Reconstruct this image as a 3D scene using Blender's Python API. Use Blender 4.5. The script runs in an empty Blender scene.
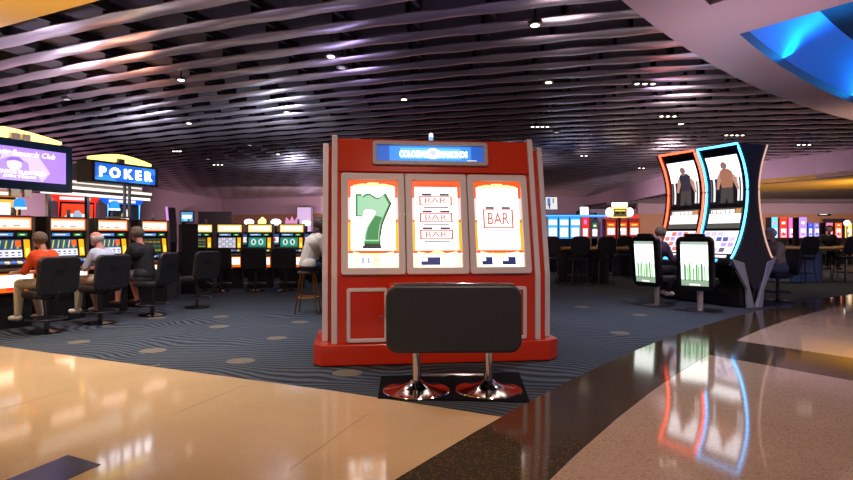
import bpy, math, random
from mathutils import Matrix, Vector
random.seed(7)
SC = bpy.context.scene
COL = SC.collection
PI = math.pi
# ------------------------------------------------------------------ camera
CAM_H, F, CX, HY = 1.35, 600.0, 426.5, 235.0
cd = bpy.data.cameras.new('camera'); cam = bpy.data.objects.new('camera', cd); COL.objects.link(cam)
cam.location = (0, 0, CAM_H); cam.rotation_euler = (PI/2, 0, 0)
cd.sensor_width = 36.0; cd.lens = F/853*36.0; cd.shift_y = -5/853; cd.clip_end = 200
SC.camera = cam
def FP(px, py, h=-CAM_H):                      # point of the plane at height h above the eye seen at a pixel
    Y = -h*F/(py-HY); return ((px-CX)/F*Y, Y)
# ------------------------------------------------------------------ exposure, world, lights
SC.view_settings.view_transform = 'Standard'; SC.view_settings.look = 'None'
SC.view_settings.exposure = 0.15; SC.view_settings.gamma = 1.0; SC.view_settings.use_curve_mapping = False
SC.cycles.use_light_tree = True
SC.cycles.max_bounces = 7; SC.cycles.sample_clamp_indirect = 4.0
W = bpy.data.worlds.new('world'); SC.world = W; W.use_nodes = True
bg = W.node_tree.nodes['Background']; bg.inputs[0].default_value = (0.30, 0.20, 0.27, 1); bg.inputs[1].default_value = 0.5
def s2l(c):
    c = c/255.0
    return c/12.92 if c <= .04045 else ((c+.055)/1.055)**2.4
def rgb(r, g, b): return (s2l(r), s2l(g), s2l(b), 1)
def area(name, loc, size, power, color, rot=(0, 0, 0), sy=None):
    l = bpy.data.lights.new(name, 'AREA'); l.energy = power; l.color = color[:3]; l.size = size
    if sy: l.shape = 'RECTANGLE'; l.size_y = sy
    o = bpy.data.objects.new(name, l); o.location = loc; o.rotation_euler = rot; COL.objects.link(o); return o
def spot(name, loc, power, color, angle=80, blend=.6, target=None, r=.05):
    l = bpy.data.lights.new(name, 'SPOT'); l.energy = power; l.color = color[:3]; l.spot_size = math.radians(angle); l.spot_blend = blend
    l.shadow_soft_size = r
    o = bpy.data.objects.new(name, l); o.location = loc; COL.objects.link(o)
    if target: o.rotation_euler = (Vector(target)-Vector(loc)).to_track_quat('-Z', 'Y').to_euler()
    return o
WARM = (1, .72, .42); COOL = (.72, .84, 1); LILAC = (.72, .5, 1); ROSE = (1, .62, .72)
# walkway downlights set in the soffit above the stone floor
spot('walkway_lamp', (-4.6, 5.2, 3.92), 420, (1, .8, .55), 95, .8, (-4.4, 5.6, 0))
spot('walkway_lamp', (-1.6, 3.6, 3.92), 120, (1, .76, .62), 100, .8, (-1.4, 4.0, 0))
spot('walkway_lamp', (-6.6, 6.6, 3.92), 300, (1, .8, .55), 100, .8, (-5.6, 6.8, 0))
spot('walkway_lamp', (0.9, 1.6, 3.92), 300, (1, .74, .62), 90, .8, (.6, 6.3, .5))
spot('walkway_lamp', (-2.6, 2.2, 3.92), 100, WARM, 90, .8, (-.5, 6.3, .5))
spot('walkway_lamp', (4.2, 3.2, 3.92), 210, (1, .76, .74), 110, .9, (3.4, 4.6, 0))
spot('walkway_lamp', (7.5, 6.0, 3.92), 240, (1, .76, .74), 110, .9, (6.4, 7.4, 0))
# gaming floor downlights
for x, y, p, c in [(-2.0, 6.8, 290, COOL), (-2.6, 9.2, 300, COOL), (2.6, 8.0, 330, COOL), (4.2, 9.8, 330, (.95, .8, 1)), (-4.3, 7.9, 380, (1, .86, .84)), (-3.8, 10.2, 200, (1, .85, .9)), (7.6, 11.6, 150, WARM), (-1.9, 10.5, 70, WARM), (3.6, 12.0, 90, COOL), (-3.2, 12.6, 60, COOL),
                   (4.6, 15.0, 120, WARM), (9.0, 14.6, 120, WARM), (-3.5, 17.5, 90, COOL), (5.0, 20.0, 150, WARM), (12.0, 20.0, 150, WARM)]:
    spot('ceiling_spot', (x, y, 4.24), p, c, 95, .8, (x, y, 0))
# blue cove lamps in the round ceiling feature
for x, y, p, sz in [(5.2, 5.0, 80, 2.6), (6.8, 2.6, 60, 3.0)]:
    area('cove_lamp', (x+.3, y+.3, 4.30), sz, p*2.2, (.0, .30, 1), (math.radians(125), 0, math.radians(-57)), 1.4)
for x, y, p, rz_ in [(6.3, 8.7, 40, -46), (9.2, 11.2, 50, -42), (12.6, 13.4, 50, -36)]:
    area('cove_lamp', (x, y, 4.15), 3.2, p*1.6, (.0, .30, 1), (math.radians(205), 0, math.radians(rz_)), .3)
# added spots without fixtures, aimed up to put coloured streaks on the slats
for x, y, z, p, c in [(-6.4, 9.0, 2.75, 330, (.85, .75, 1)), (-7.2, 11.8, 2.6, 330, (.8, .75, 1)), (-6.2, 11.6, 2.6, 260, (1, .40, .2)), (-4.4, 16.2, 2.0, 420, (.7, .78, 1)), (-8.5, 17.0, 2.2, 420, (.8, .8, 1)), (-3.2, 8.6, 1.7, 70, (.8, .62, 1)), (2.2, 10.2, 1.9, 50, (1, .8, .85)), (6.5, 15.0, 1.9, 100, (1, .8, .8)), (-2.0, 12.5, 1.9, 130, (.6, .5, 1)),
                      (5.3, 13.2, 3.1, 60, (.8, .6, 1)), (.2, 7.6, 2.45, 60, (.6, .45, 1)), (3.4, 24.0, 2.2, 600, (.8, .75, 1)), (-6, 26.0, 2.2, 600, (.75, .78, 1)), (9, 22.0, 2.2, 260, (1, .75, .8))]:
    spot('slat_fill', (x, y, z), p, c, 140, 1, (x, y, 6), .3)
# fill lights added to brighten far walls and ring soffit, no fixtures
area('wall_fill', (-4, 36, 2.2), 14, 1900, (1, .74, .78), (math.radians(80), 0, 0), 1.0)
area('wall_fill', (9.2, 27, 2.0), 12, 520, (1, .76, .9), (math.radians(80), 0, math.radians(-75)), .8)
area('wall_fill', (-14.2, 22, 2.2), 14, 520, (1, .72, .82), (math.radians(80), 0, math.radians(85)), .8)
spot('soffit_fill', (4.0, 6.6, 1.9), 95, (1, .62, .85), 150, 1, (4.0, 8.0, 4.0), .3)
spot('soffit_fill', (10.0, 12.2, 2.0), 130, (1, .62, .45), 150, 1, (10.0, 13.5, 4.0), .3)
area('wall_fill', (20, 33, 2.0), 14, 420, (1, .8, .72), (math.radians(78), 0, 0), .8)
spot('ceiling_spot', (8.2, 12.2, 4.24), 150, WARM, 100, .8, (7.4, 12.2, 0))
spot('ceiling_spot', (11.5, 16.0, 4.24), 200, WARM, 110, .8, (11.0, 17.0, 0))
spot('yellow_uplight', (17, 21.5, 1.8), 900, (1, .74, .3), 160, 1, (18, 24.5, 3.4), .3)
spot('yellow_uplight', (-4.2, 5.8, 2.3), 100, (1, .7, .2), 150, 1, (-4.2, 6.0, 4.0), .3)  # added warm spot yellowing the walkway soffit, no lamp stands there

# ------------------------------------------------------------------ materials
MC = {}
def mat(name, col, rough=.5, metal=0.0, em=0.0, emcol=None, noise=0.0, nscale=20, coat=0.0, bump=0.0, aniso=0.0):
    if name in MC: return MC[name]
    m = bpy.data.materials.new(name); m.use_nodes = True; nt = m.node_tree; b = nt.nodes['Principled BSDF']
    b.inputs['Base Color'].default_value = col; b.inputs['Roughness'].default_value = rough; b.inputs['Metallic'].default_value = metal
    b.inputs['Coat Weight'].default_value = coat; b.inputs['Coat Roughness'].default_value = .08
    if em: b.inputs['Emission Color'].default_value = emcol or col; b.inputs['Emission Strength'].default_value = em
    if noise or bump:
        tc = nt.nodes.new('ShaderNodeTexCoord'); n = nt.nodes.new('ShaderNodeTexNoise'); n.inputs['Scale'].default_value = nscale; n.inputs['Detail'].default_value = 5
        nt.links.new(tc.outputs['Object'], n.inputs['Vector'])
        if noise:
            mx = nt.nodes.new('ShaderNodeMix'); mx.data_type = 'RGBA'; mx.blend_type = 'MULTIPLY'; mx.inputs[0].default_value = 1
            r = nt.nodes.new('ShaderNodeMapRange'); r.inputs['To Min'].default_value = 1-noise; r.inputs['To Max'].default_value = 1+noise
            nt.links.new(n.outputs['Fac'], r.inputs['Value']); mx.inputs[6].default_value = col; nt.links.new(r.outputs[0], mx.inputs[7])
            nt.links.new(mx.outputs[2], b.inputs['Base Color'])
        if bump:
            bp = nt.nodes.new('ShaderNodeBump'); bp.inputs['Strength'].default_value = bump; bp.inputs['Distance'].default_value = .01
            nt.links.new(n.outputs['Fac'], bp.inputs['Height']); nt.links.new(bp.outputs[0], b.inputs['Normal'])
    MC[name] = m; return m
def glow(name, col, s): return mat(name, (col[0]*.5, col[1]*.5, col[2]*.5, 1), .4, em=s, emcol=col)
def nodes(m): return m.node_tree, m.node_tree.nodes, m.node_tree.links, m.node_tree.nodes['Principled BSDF']
# carpet with woven wavy lines
def carpet_mat():
    m = mat('carpet', rgb(60, 66, 78), .95); nt, N, L, b = nodes(m)
    tc = N.new('ShaderNodeTexCoord'); mp = N.new('ShaderNodeMapping'); mp.inputs['Rotation'].default_value = (0, 0, math.radians(12))
    w = N.new('ShaderNodeTexWave'); w.wave_type = 'BANDS'; w.bands_direction = 'Y'; w.inputs['Scale'].default_value = 3.1; w.inputs['Distortion'].default_value = 3
    w.inputs['Detail'].default_value = 2; w.inputs['Detail Scale'].default_value = .8
    nz = N.new('ShaderNodeTexNoise'); nz.inputs['Scale'].default_value = .55; nz.inputs['Detail'].default_value = 1; L.new(tc.outputs['Object'], nz.inputs[0])
    vs = N.new('ShaderNodeVectorMath'); vs.operation = 'SCALE'; vs.inputs['Scale'].default_value = 1.5; L.new(nz.outputs['Color'], vs.inputs[0])
    va = N.new('ShaderNodeVectorMath'); va.operation = 'ADD'; L.new(tc.outputs['Object'], va.inputs[0]); L.new(vs.outputs[0], va.inputs[1])
    L.new(va.outputs[0], mp.inputs[0]); L.new(mp.outputs[0], w.inputs[0])
    cr = N.new('ShaderNodeValToRGB'); e = cr.color_ramp.elements
    e[0].position = .15; e[0].color = rgb(46, 49, 57); e[1].position = .8; e[1].color = rgb(86, 91, 96)
    L.new(w.outputs['Fac'], cr.inputs[0])
    n = N.new('ShaderNodeTexNoise'); n.inputs['Scale'].default_value = .8; L.new(tc.outputs['Object'], n.inputs[0])
    mx = N.new('ShaderNodeMix'); mx.data_type = 'RGBA'; L.new(n.outputs['Fac'], mx.inputs[0]); L.new(cr.outputs[0], mx.inputs[6])
    m2 = N.new('ShaderNodeMix'); m2.data_type = 'RGBA'; m2.blend_type = 'MULTIPLY'; m2.inputs[0].default_value = 1; m2.inputs[7].default_value = rgb(190, 205, 220)
    L.new(cr.outputs[0], m2.inputs[6]); L.new(m2.outputs[2], mx.inputs[7]); L.new(mx.outputs[2], b.inputs['Base Color'])
    b.inputs['Specular IOR Level'].default_value = .1
    return m
def stone_mat(name, base, speck, rough, scale=90, thr=.62, amount=.6, spec=.5):
    m = mat(name, base, rough); nt, N, L, b = nodes(m)
    tc = N.new('ShaderNodeTexCoord'); v = N.new('ShaderNodeTexVoronoi'); v.inputs['Scale'].default_value = scale
    L.new(tc.outputs['Object'], v.inputs['Vector'])
    sep = N.new('ShaderNodeSeparateColor'); L.new(v.outputs['Color'], sep.inputs[0])
    gt = N.new('ShaderNodeMath'); gt.operation = 'GREATER_THAN'; gt.inputs[1].default_value = thr; L.new(sep.outputs[0], gt.inputs[0])
    ml = N.new('ShaderNodeMath'); ml.operation = 'MULTIPLY'; ml.inputs[1].default_value = amount; L.new(gt.outputs[0], ml.inputs[0])
    n = N.new('ShaderNodeTexNoise'); n.inputs['Scale'].default_value = 1.3; n.inputs['Detail'].default_value = 6; L.new(tc.outputs['Object'], n.inputs[0])
    mx = N.new('ShaderNodeMix'); mx.data_type = 'RGBA'; mx.inputs[6].default_value = base; mx.inputs[7].default_value = speck
    L.new(ml.outputs[0], mx.inputs[0])
    r = N.new('ShaderNodeMapRange'); r.inputs['To Min'].default_value = .86; r.inputs['To Max'].default_value = 1.12; L.new(n.outputs['Fac'], r.inputs['Value'])
    m2 = N.new('ShaderNodeMix'); m2.data_type = 'RGBA'; m2.blend_type = 'MULTIPLY'; m2.inputs[0].default_value = 1
    L.new(mx.outputs[2], m2.inputs[6]); L.new(r.outputs[0], m2.inputs[7]); L.new(m2.outputs[2], b.inputs['Base Color'])
    b.inputs['Specular IOR Level'].default_value = spec
    return m
M_carpet = carpet_mat()
M_tan = stone_mat('tan_stone', rgb(206, 176, 134), rgb(192, 160, 120), .085, 120, .6, .35, .38)
M_terr = stone_mat('terrazzo', rgb(190, 162, 138), rgb(120, 104, 94), .07, 130, .74, .5, .85)
M_band = stone_mat('dark_stone', rgb(66, 54, 40), rgb(130, 104, 60), .09, 110, .9, .5, .6)
M_navy = stone_mat('navy_stone', rgb(34, 34, 44), rgb(50, 50, 62), .2)
M_joint = mat('floor_joint', rgb(168, 138, 100), .4)
M_slat = mat('brushed_slat', rgb(204, 192, 198), .30, .88, noise=.15, nscale=3)
M_deckc = mat('dark_ceiling', rgb(42, 35, 40), .85, noise=.2, nscale=2)
M_cross = mat('ceiling_joint', rgb(14, 12, 14), .7)
M_soffit = mat('soffit_paint', rgb(200, 186, 190), .45, noise=.05, nscale=1)
M_soffit_y = mat('soffit_warm_lit', rgb(226, 182, 84), .6, noise=.08, nscale=1)  # warm light on the walkway soffit is put into its colour
M_reveal = mat('reveal_paint', rgb(120, 96, 92), .6)
M_dome = mat('dome_blue_lit', rgb(110, 160, 235), .7)  # blue of the cove lighting painted into the dome colour
M_mauve = mat('mauve_lit_wall', rgb(150, 124, 136), .7, noise=.06, nscale=.6)  # purple ambient light carried by the fascia and wall colour
M_tanwall = mat('tan_wall', rgb(160, 112, 84), .7, noise=.12, nscale=1.2)
M_gold = mat('soffit_yellow_lit', rgb(214, 164, 52), .5, noise=.2, nscale=.5)  # yellow cove light on the lower ceiling painted in as gold
M_black = mat('black_plastic', rgb(22, 22, 24), .42)
M_blackm = mat('black_gloss', rgb(14, 14, 16), .2)
M_vinyl = mat('black_vinyl', rgb(34, 34, 36), .5, bump=.15, nscale=90)
M_vinyl2 = mat('bench_vinyl', rgb(36, 39, 42), .42, bump=.12, nscale=120)
M_grey = mat('grey_plastic', rgb(84, 84, 88), .45)
M_dgrey = mat('graphite_panel', rgb(50, 50, 56), .4, noise=.06, nscale=4)
M_chrome = mat('chrome', rgb(210, 205, 205), .09, 1.0)
M_steel = mat('satin_steel', rgb(150, 148, 150), .32, 1.0)
M_pole = mat('pole_grey', rgb(70, 70, 76), .35, .6)
M_silver = mat('silver_panel', rgb(176, 178, 190), .4, .2)
M_red = mat('red_lacquer', rgb(196, 46, 14), .22, coat=.6, noise=.05, nscale=2)
M_redd = mat('door_red', rgb(190, 40, 12), .2, coat=.5)
M_trim = mat('ivory_trim', rgb(206, 196, 200), .4)
M_mat = mat('rubber_mat', rgb(10, 10, 11), .95, bump=.2, nscale=160)
M_mat.node_tree.nodes['Principled BSDF'].inputs['Specular IOR Level'].default_value = .1
M_brass = mat('brass', rgb(196, 150, 64), .25, 1.0)
M_wood = mat('tan_rail', rgb(190, 150, 100), .4, noise=.15, nscale=6)
M_felt = mat('table_felt', rgb(90, 40, 60), .9)
G = lambda r, g, b, s: glow('glow_%d_%d_%d_%d' % (r, g, b, int(s*100)), rgb(r, g, b), s)
E_white = G(255, 250, 248, 2.6); E_soft = G(245, 238, 236, 1.1); E_lamp = G(255, 238, 215, 7.0)
E_orange = G(240, 96, 24, 1.1); E_gold = G(255, 214, 90, 1.25); E_amber = G(255, 180, 20, 1.0)
E_blue = G(20, 96, 230, 1.0); E_lblue = G(90, 190, 255, 1.6); E_green = G(30, 140, 60, .8); E_dgreen = G(20, 90, 60, .6)
E_navy = G(38, 50, 120, .6); E_grey = G(110, 108, 116, .7); E_dark = G(30, 26, 30, .4); E_red = G(240, 40, 24, 1.3)
E_violet = G(168, 130, 236, 1.05); E_lilac = G(206, 190, 240, 1.05); E_teal = G(40, 150, 130, .8); E_brown = G(120, 70, 60, .6)
E_pink = G(236, 120, 200, 1.1)

# ------------------------------------------------------------------ mesh builder
class MB:
    def __init__(s, X=None): s.v = []; s.f = []; s.mi = []; s.mats = []; s.X = X
    def add(s, vs, fs, m):
        if m not in s.mats: s.mats.append(m)
        k = s.mats.index(m); b = len(s.v)
        for p in vs:
            p = Vector(p)
            if s.X is not None: p = (s.X(p) if callable(s.X) else s.X @ p)
            s.v.append(tuple(p))
        for f in fs: s.f.append([b+i for i in f]); s.mi.append(k)
        return s
    def box(s, x0, x1, y0, y1, z0, z1, m):
        v = [(x, y, z) for z in (z0, z1) for y in (y0, y1) for x in (x0, x1)]
        return s.add(v, [(0, 2, 3, 1), (4, 5, 7, 6), (0, 1, 5, 4), (2, 6, 7, 3), (0, 4, 6, 2), (1, 3, 7, 5)], m)
    def prism(s, prof, a, b, m, axis='x'):
        n = len(prof)
        if axis == 'x': lo = [(a, p, q) for p, q in prof]; hi = [(b, p, q) for p, q in prof]
        elif axis == 'y': lo = [(p, a, q) for p, q in prof]; hi = [(p, b, q) for p, q in prof]
        else: lo = [(p, q, a) for p, q in prof]; hi = [(p, q, b) for p, q in prof]
        fs = [tuple(range(n))[::-1], tuple(range(n, 2*n))]+[(i, (i+1) % n, (i+1) % n+n, i+n) for i in range(n)]
        return s.add(lo+hi, fs, m)
    def tube(s, pts, r, m, n=10, closed=False):
        pts = [Vector(p) for p in pts]; N = len(pts); vs = []; up = Vector((0, 0, 1)); rr = r if isinstance(r, (list, tuple)) else [r]*N
        for i, p in enumerate(pts):
            t = (pts[(i+1) % N]-pts[i-1]) if closed else (pts[min(i+1, N-1)]-pts[max(i-1, 0)])
            t.normalize(); a = t.cross(up)
            if a.length < 1e-3: a = t.cross(Vector((1, 0, 0)))
            a.normalize(); c = t.cross(a)
            for k in range(n):
                w = 2*PI*k/n; vs.append(p+(a*math.cos(w)+c*math.sin(w))*rr[i])
        fs = []
        for i in range(N if closed else N-1):
            j = (i+1) % N
            for k in range(n): fs.append((i*n+k, i*n+(k+1) % n, j*n+(k+1) % n, j*n+k))
        if not closed: fs += [tuple(range(n))[::-1], tuple(range((N-1)*n, N*n))]
        return s.add(vs, fs, m)
    def lathe(s, prof, m, n=28, cx=0, cy=0, sx=1, sy=1):
        vs = []; P = len(prof)
        for r, z in prof:
            for k in range(n): w = 2*PI*k/n; vs.append((cx+r*sx*math.cos(w), cy+r*sy*math.sin(w), z))
        fs = [(i*n+k, i*n+(k+1) % n, (i+1)*n+(k+1) % n, (i+1)*n+k) for i in range(P-1) for k in range(n)]
        fs += [tuple(range(n))[::-1], tuple(range((P-1)*n, P*n))]
        return s.add(vs, fs, m)
    def ball(s, c, r, m, n=14):
        rx, ry, rz = r if isinstance(r, (list, tuple)) else (r, r, r); vs = []; P = n//2+1
        for i in range(P):
            a = -PI/2+PI*i/(P-1); q = max(math.cos(a), .02)
            for k in range(n): w = 2*PI*k/n; vs.append((c[0]+rx*q*math.cos(w), c[1]+ry*q*math.sin(w), c[2]+rz*math.sin(a)))
        fs = [(i*n+k, i*n+(k+1) % n, (i+1)*n+(k+1) % n, (i+1)*n+k) for i in range(P-1) for k in range(n)]
        fs += [tuple(range(n))[::-1], tuple(range((P-1)*n, P*n))]
        return s.add(vs, fs, m)
    def rr(s, x0, x1, z0, z1, rad, y0, y1, m, k=5):          # rounded slab in the x-z plane
        return s.prism(rrpts(x0, x1, z0, z1, rad, k), y0, y1, m, 'y')
    def ring(s, x0, x1, z0, z1, rad, bw, y0, y1, m, k=5):     # rounded frame
        o = rrpts(x0, x1, z0, z1, rad, k); i = rrpts(x0+bw, x1-bw, z0+bw, z1-bw, max(rad-bw*.6, .004), k); n = len(o)
        vs = [(p, y0, q) for p, q in o]+[(p, y0, q) for p, q in i]+[(p, y1, q) for p, q in o]+[(p, y1, q) for p, q in i]
        fs = []
        for a in range(n):
            b = (a+1) % n
            fs += [(a, b, n+b, n+a), (2*n+b, 2*n+a, 3*n+a, 3*n+b), (a, 2*n+a, 2*n+b, b), (n+b, 3*n+b, 3*n+a, n+a)]
        return s.add(vs, fs, m)
    def build(s, name, parent=None, smooth=False, bevel=0.0, subd=0):
        me = bpy.data.meshes.new(name); me.from_pydata(s.v, [], s.f)
        for m in s.mats: me.materials.append(m)
        me.polygons.foreach_set('material_index', s.mi)
        if smooth: me.polygons.foreach_set('use_smooth', [True]*len(s.f))
        me.update(); o = bpy.data.objects.new(name, me); COL.objects.link(o)
        if smooth: 
            try: me.set_sharp_from_angle(angle=math.radians(42))
            except Exception: pass
        if parent: o.parent = parent
        if bevel:
            b = o.modifiers.new('bevel', 'BEVEL'); b.width = bevel; b.segments = 2; b.limit_method = 'ANGLE'; b.angle_limit = math.radians(40)
        return o
def rrpts(x0, x1, z0, z1, rad, k=5):
    pts = []
    for cx, cz, a0 in ((x1-rad, z1-rad, 0), (x0+rad, z1-rad, 90), (x0+rad, z0+rad, 180), (x1-rad, z0+rad, 270)):
        for i in range(k+1):
            a = math.radians(a0+90*i/k); pts.append((cx+rad*math.cos(a), cz+rad*math.sin(a)))
    return pts
def tag(o, label, cat=None, group=None, kind=None):
    o['label'] = label
    if cat: o['category'] = cat
    if group: o['group'] = group
    if kind: o['kind'] = kind
    return o
def thing(name, label, cat, loc=(0, 0, 0), rz=0, group=None):
    o = bpy.data.objects.new(name, None); COL.objects.link(o); o.empty_display_size = .1
    o.location = loc; o.rotation_euler = (0, 0, rz); return tag(o, label, cat, group)
def structure(o): o['kind'] = 'structure'; return o
def kids(o): return [c for c in bpy.data.objects if c.parent == o]
def clone(root, loc, rz, label, group=None):
    def cp(o, par):
        c = o.copy(); COL.objects.link(c)
        if par: c.parent = par
        for ch in kids(o): cp(ch, c)
        return c
    r = cp(root, None); r.location = loc; r.rotation_euler = (0, 0, rz); r['label'] = label
    if group: r['group'] = group
    return r
def text(name, s, w, h, X, m, parent, ext=.004, bold=.0, shear=0):      # lettering centred on the local origin of X, reading along +x, up +z, facing -y
    cu = bpy.data.curves.new(name, 'FONT'); cu.body = s; cu.align_x = 'CENTER'; cu.align_y = 'CENTER'; cu.size = 1; cu.offset = bold; cu.extrude = .02; cu.shear = shear
    cu.resolution_u = 3
    t = bpy.data.objects.new(name, cu); COL.objects.link(t); dg = bpy.context.evaluated_depsgraph_get(); dg.update()
    me = bpy.data.meshes.new_from_object(t.evaluated_get(dg)); bpy.data.objects.remove(t); bpy.data.curves.remove(cu)
    xs = [v.co.x for v in me.vertices]; ys = [v.co.y for v in me.vertices]
    cx, cy, ax, ay = (max(xs)+min(xs))/2, (max(ys)+min(ys))/2, max(xs)-min(xs), max(ys)-min(ys)
    for v in me.vertices:
        p = Vector(((v.co.x-cx)/ax*w, -v.co.z/.02*ext, (v.co.y-cy)/ay*h))
        v.co = X(p) if callable(X) else X @ p
    me.materials.clear(); me.materials.append(m); me.name = name
    o = bpy.data.objects.new(name, me); COL.objects.link(o); o.parent = parent
    return o
def screen(name, parent, X, w, h, bgm, items, z=0.0):    # flat display, origin bottom-left, items are rectangles or polygons in 0..1
    mb = MB(X); mb.box(0, w, -.002, 0, 0, h, bgm)
    for k, it in enumerate(items):
        y = -.0026-.0005*k
        if len(it) == 5:
            a, b, c, d, m = it; mb.add([(a*w, y, b*h), (c*w, y, b*h), (c*w, y, d*h), (a*w, y, d*h)], [(0, 1, 2, 3)], m)
        else:
            pts, m = it; mb.add([(p*w, y, q*h) for p, q in pts], [tuple(range(len(pts)))], m)
    return mb.build(name, parent)
T = Matrix.Translation

# ------------------------------------------------------------------ floor
RC, RO, RI = Vector((28.45, -14.15)), 33.52, 32.8
def arc(R, a0, a1, n): return [(RC.x+R*math.cos(math.radians(a0+(a1-a0)*i/n)), RC.y+R*math.sin(math.radians(a0+(a1-a0)*i/n))) for i in range(n+1)]
f = MB()
f.box(-24, 42, -4, 54, -.12, 0, M_carpet)
M_disc = mat('carpet_medallion', rgb(98, 89, 76), .9, noise=.3, nscale=30)
for px, py, r in [(153, 350.6, .15), (240.6, 361, .15), (347.5, 373, .15), (79, 342, .13), (219, 326.6, .14), (221, 316.6, .13), (157, 318, .14), (277, 338, .13), (620, 333, .13), (582, 307, .14), (300, 322, .13), (640, 315, .12)]:
    x, y = FP(px, py)
    f.lathe([(r, 0), (r, .002)], M_disc, 20, x, y)
structure(f.build('floor'))
def slabxy(name, pts, z, m):
    mb = MB(); mb.prism(pts, z-.003, z, m, 'z'); return structure(mb.build(name))
# tan walkway, edge parallel to the slats
d = Vector((1, -.48)).normalized(); A = Vector((-5.11, 7.2)); B0 = Vector((.54, 4.43))
slabxy('floor_walkway', [tuple(A-d*14), (A-d*14)-Vector((0, 12)), (6, -8), (2.5, 2.5), (B0.x+.35, B0.y-.17), (-.835, 5.20)], .004, M_tan)
slabxy('floor_terrazzo', arc(RI+.02, 178, 60, 80)+[(40, -4), (28, -10), (0, -10)], .005, M_terr)
slabxy('floor_band', arc(RO, 178, 60, 80)+arc(RI, 178, 60, 80)[::-1], .007, M_band)
sd = Vector((.54, -.84)); sn = Vector((.84, .54))
def stripe(a, b, L):
    out = []
    for c in (a, b):
        # intersection of the line sn.p=c with the circle RI
        p0 = sn*c/sn.length_squared; q = p0-RC; bb = q.dot(sd.normalized()); cc = q.length_squared-RI*RI; t = -bb-math.sqrt(bb*bb-cc)
        out.append(p0+sd.normalized()*t)
    return out
s0, s1 = stripe(6.3, 7.45, 12)
slabxy('floor_stripe', [tuple(s0), tuple(s1), tuple(s1+sd*12), tuple(s0+sd*12)], .006, M_band)
u1 = Vector((.88, -.47)).normalized(); u2 = Vector((-.30, -.95)).normalized(); c0 = Vector((-2.19, 3.665))
slabxy('floor_inset', [tuple(c0), tuple(c0+u1*.32), tuple(c0+u1*.32+u2*.6), tuple(c0+u2*.6)], .0075, M_navy)
jm = MB()
pn = Vector((.30, .95))
for (px, py, L) in [(0, 410, 1.7), (170, 416, .95), (290, 470, 1.1)]:
    x, y = FP(px, py); p = Vector((x, y)); q = p+pn.normalized()*L; n = Vector((pn.y, -pn.x)).normalized()*.004
    jm.prism([tuple(p-n), tuple(q-n), tuple(q+n), tuple(p+n)], .004, .0048, M_joint, 'z')
structure(jm.build('trim_1'))

# ------------------------------------------------------------------ ceiling
H0 = 4.3
def ycurve(x, y0): return y0+.01065*(x-16)**2
def inside(x, y):
    if (Vector((x, y))-RC).length < RO-.06: return True
    return y < 7.5-.51*(x+5.3)-.15
ce = MB()
ce.box(-24, 42, -4, 54, H0+.36, H0+.46, M_deckc)
structure(ce.build('ceiling'))
sl = MB()
STEP, W0 = .776, .30
k = -14
prev_y = {}
while True:
    y0 = k*STEP; k += 1
    if y0 > 52: break
    seg = []
    xs = [-22+.19*i for i in range(256)]
    def flush(seg):
        if len(seg) < 2: return
        vs = []; fs = []
        for (x, y) in seg:
            sx = .0213*(x-16); nrm = Vector((-sx, 1)).normalized()
            for o, z in ((-.5, .030), (-.3, .012), (0, .0), (.3, .004), (.5, .014), (.5, .03), (-.5, .045)):
                wv = math.sin(2*PI*(x/1.15)+y0*2.1+.6*math.sin(y0*5))
                vs.append((x+nrm.x*o*W0*(1+.06*wv), y+nrm.y*o*W0*(1+.06*wv), H0+z+o*.022*wv))
        for i in range(len(seg)-1):
            a = 7*i; b = a+7
            fs += [(a+k_, a+(k_+1) % 7, b+(k_+1) % 7, b+k_) for k_ in range(7)]
        sl.add(vs, fs, M_slat)
    for x in xs:
        y = ycurve(x, y0)
        if y < 3.5 or y > 52 or inside(x, y) : flush(seg); seg = []; continue
        if x > 12.3 and y > 22 and x > 14.6-(y-20)*.09: flush(seg); seg = []; continue
        seg.append((x, y))
    flush(seg)
structure(sl.build('ceiling_slats', smooth=True))
cr = MB()
for k in range(-14, 40):
    y0 = k*STEP+STEP/2
    j = 0
    x = -21.0
    while x < 16:
        sx = .0213*(x-16); L = 1.15/math.sqrt(1+sx*sx); x += L
        y = ycurve(x, y0)
        if y < 3.5 or y > 30 or inside(x, y): continue
        n = Vector((-sx, 1)).normalized(); t = Vector((n.y, -n.x))
        c = Vector((x, y)); h = STEP*.34
        P = [c-n*h-t*.03, c+n*h-t*.03, c+n*h+t*.03, c-n*h+t*.03]
        cr.prism([tuple(p) for p in P], H0+.1, H0+.36, M_cross, 'z')
structure(cr.build('ceiling_joints'))
# walkway soffit and ring soffit
so = MB()
e0 = Vector((-5.3, 7.5)); ed = Vector((1, -.51)).normalized()
so.prism([tuple(e0-ed*16), tuple(e0+ed*16), (10, -6), (-24, -6)], 3.95, H0+.3, M_soffit_y, 'z')
structure(so.build('ceiling_soffit'))
rg = MB()
ao, ai = arc(RO, 160, 60, 90), arc(RI, 160, 60, 90)
n = len(ao); vs = [(x, y, 3.95) for x, y in ao]+[(x, y, 3.95) for x, y in ai]+[(x, y, H0+.3) for x, y in ao]+[(x, y, 4.10) for x, y in ai]
rg.add(vs, [(i, i+1, n+i+1, n+i) for i in range(n-1)]+[(i, 2*n+i, 2*n+i+1, i+1) for i in range(n-1)], M_soffit)
rg.add(vs, [(n+i, n+i+1, 3*n+i+1, 3*n+i) for i in range(n-1)], M_reveal)
s0, s1 = stripe(6.36, 7.60, 12)
b0, b1 = s0-sd*.1, s1-sd*.1
rg.prism([tuple(b0), tuple(b1), tuple(b1+sd*14), tuple(b0+sd*14)], 3.951, 4.22, M_soffit, 'z')
structure(rg.build('ceiling_ring'))
dm = MB()
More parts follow.
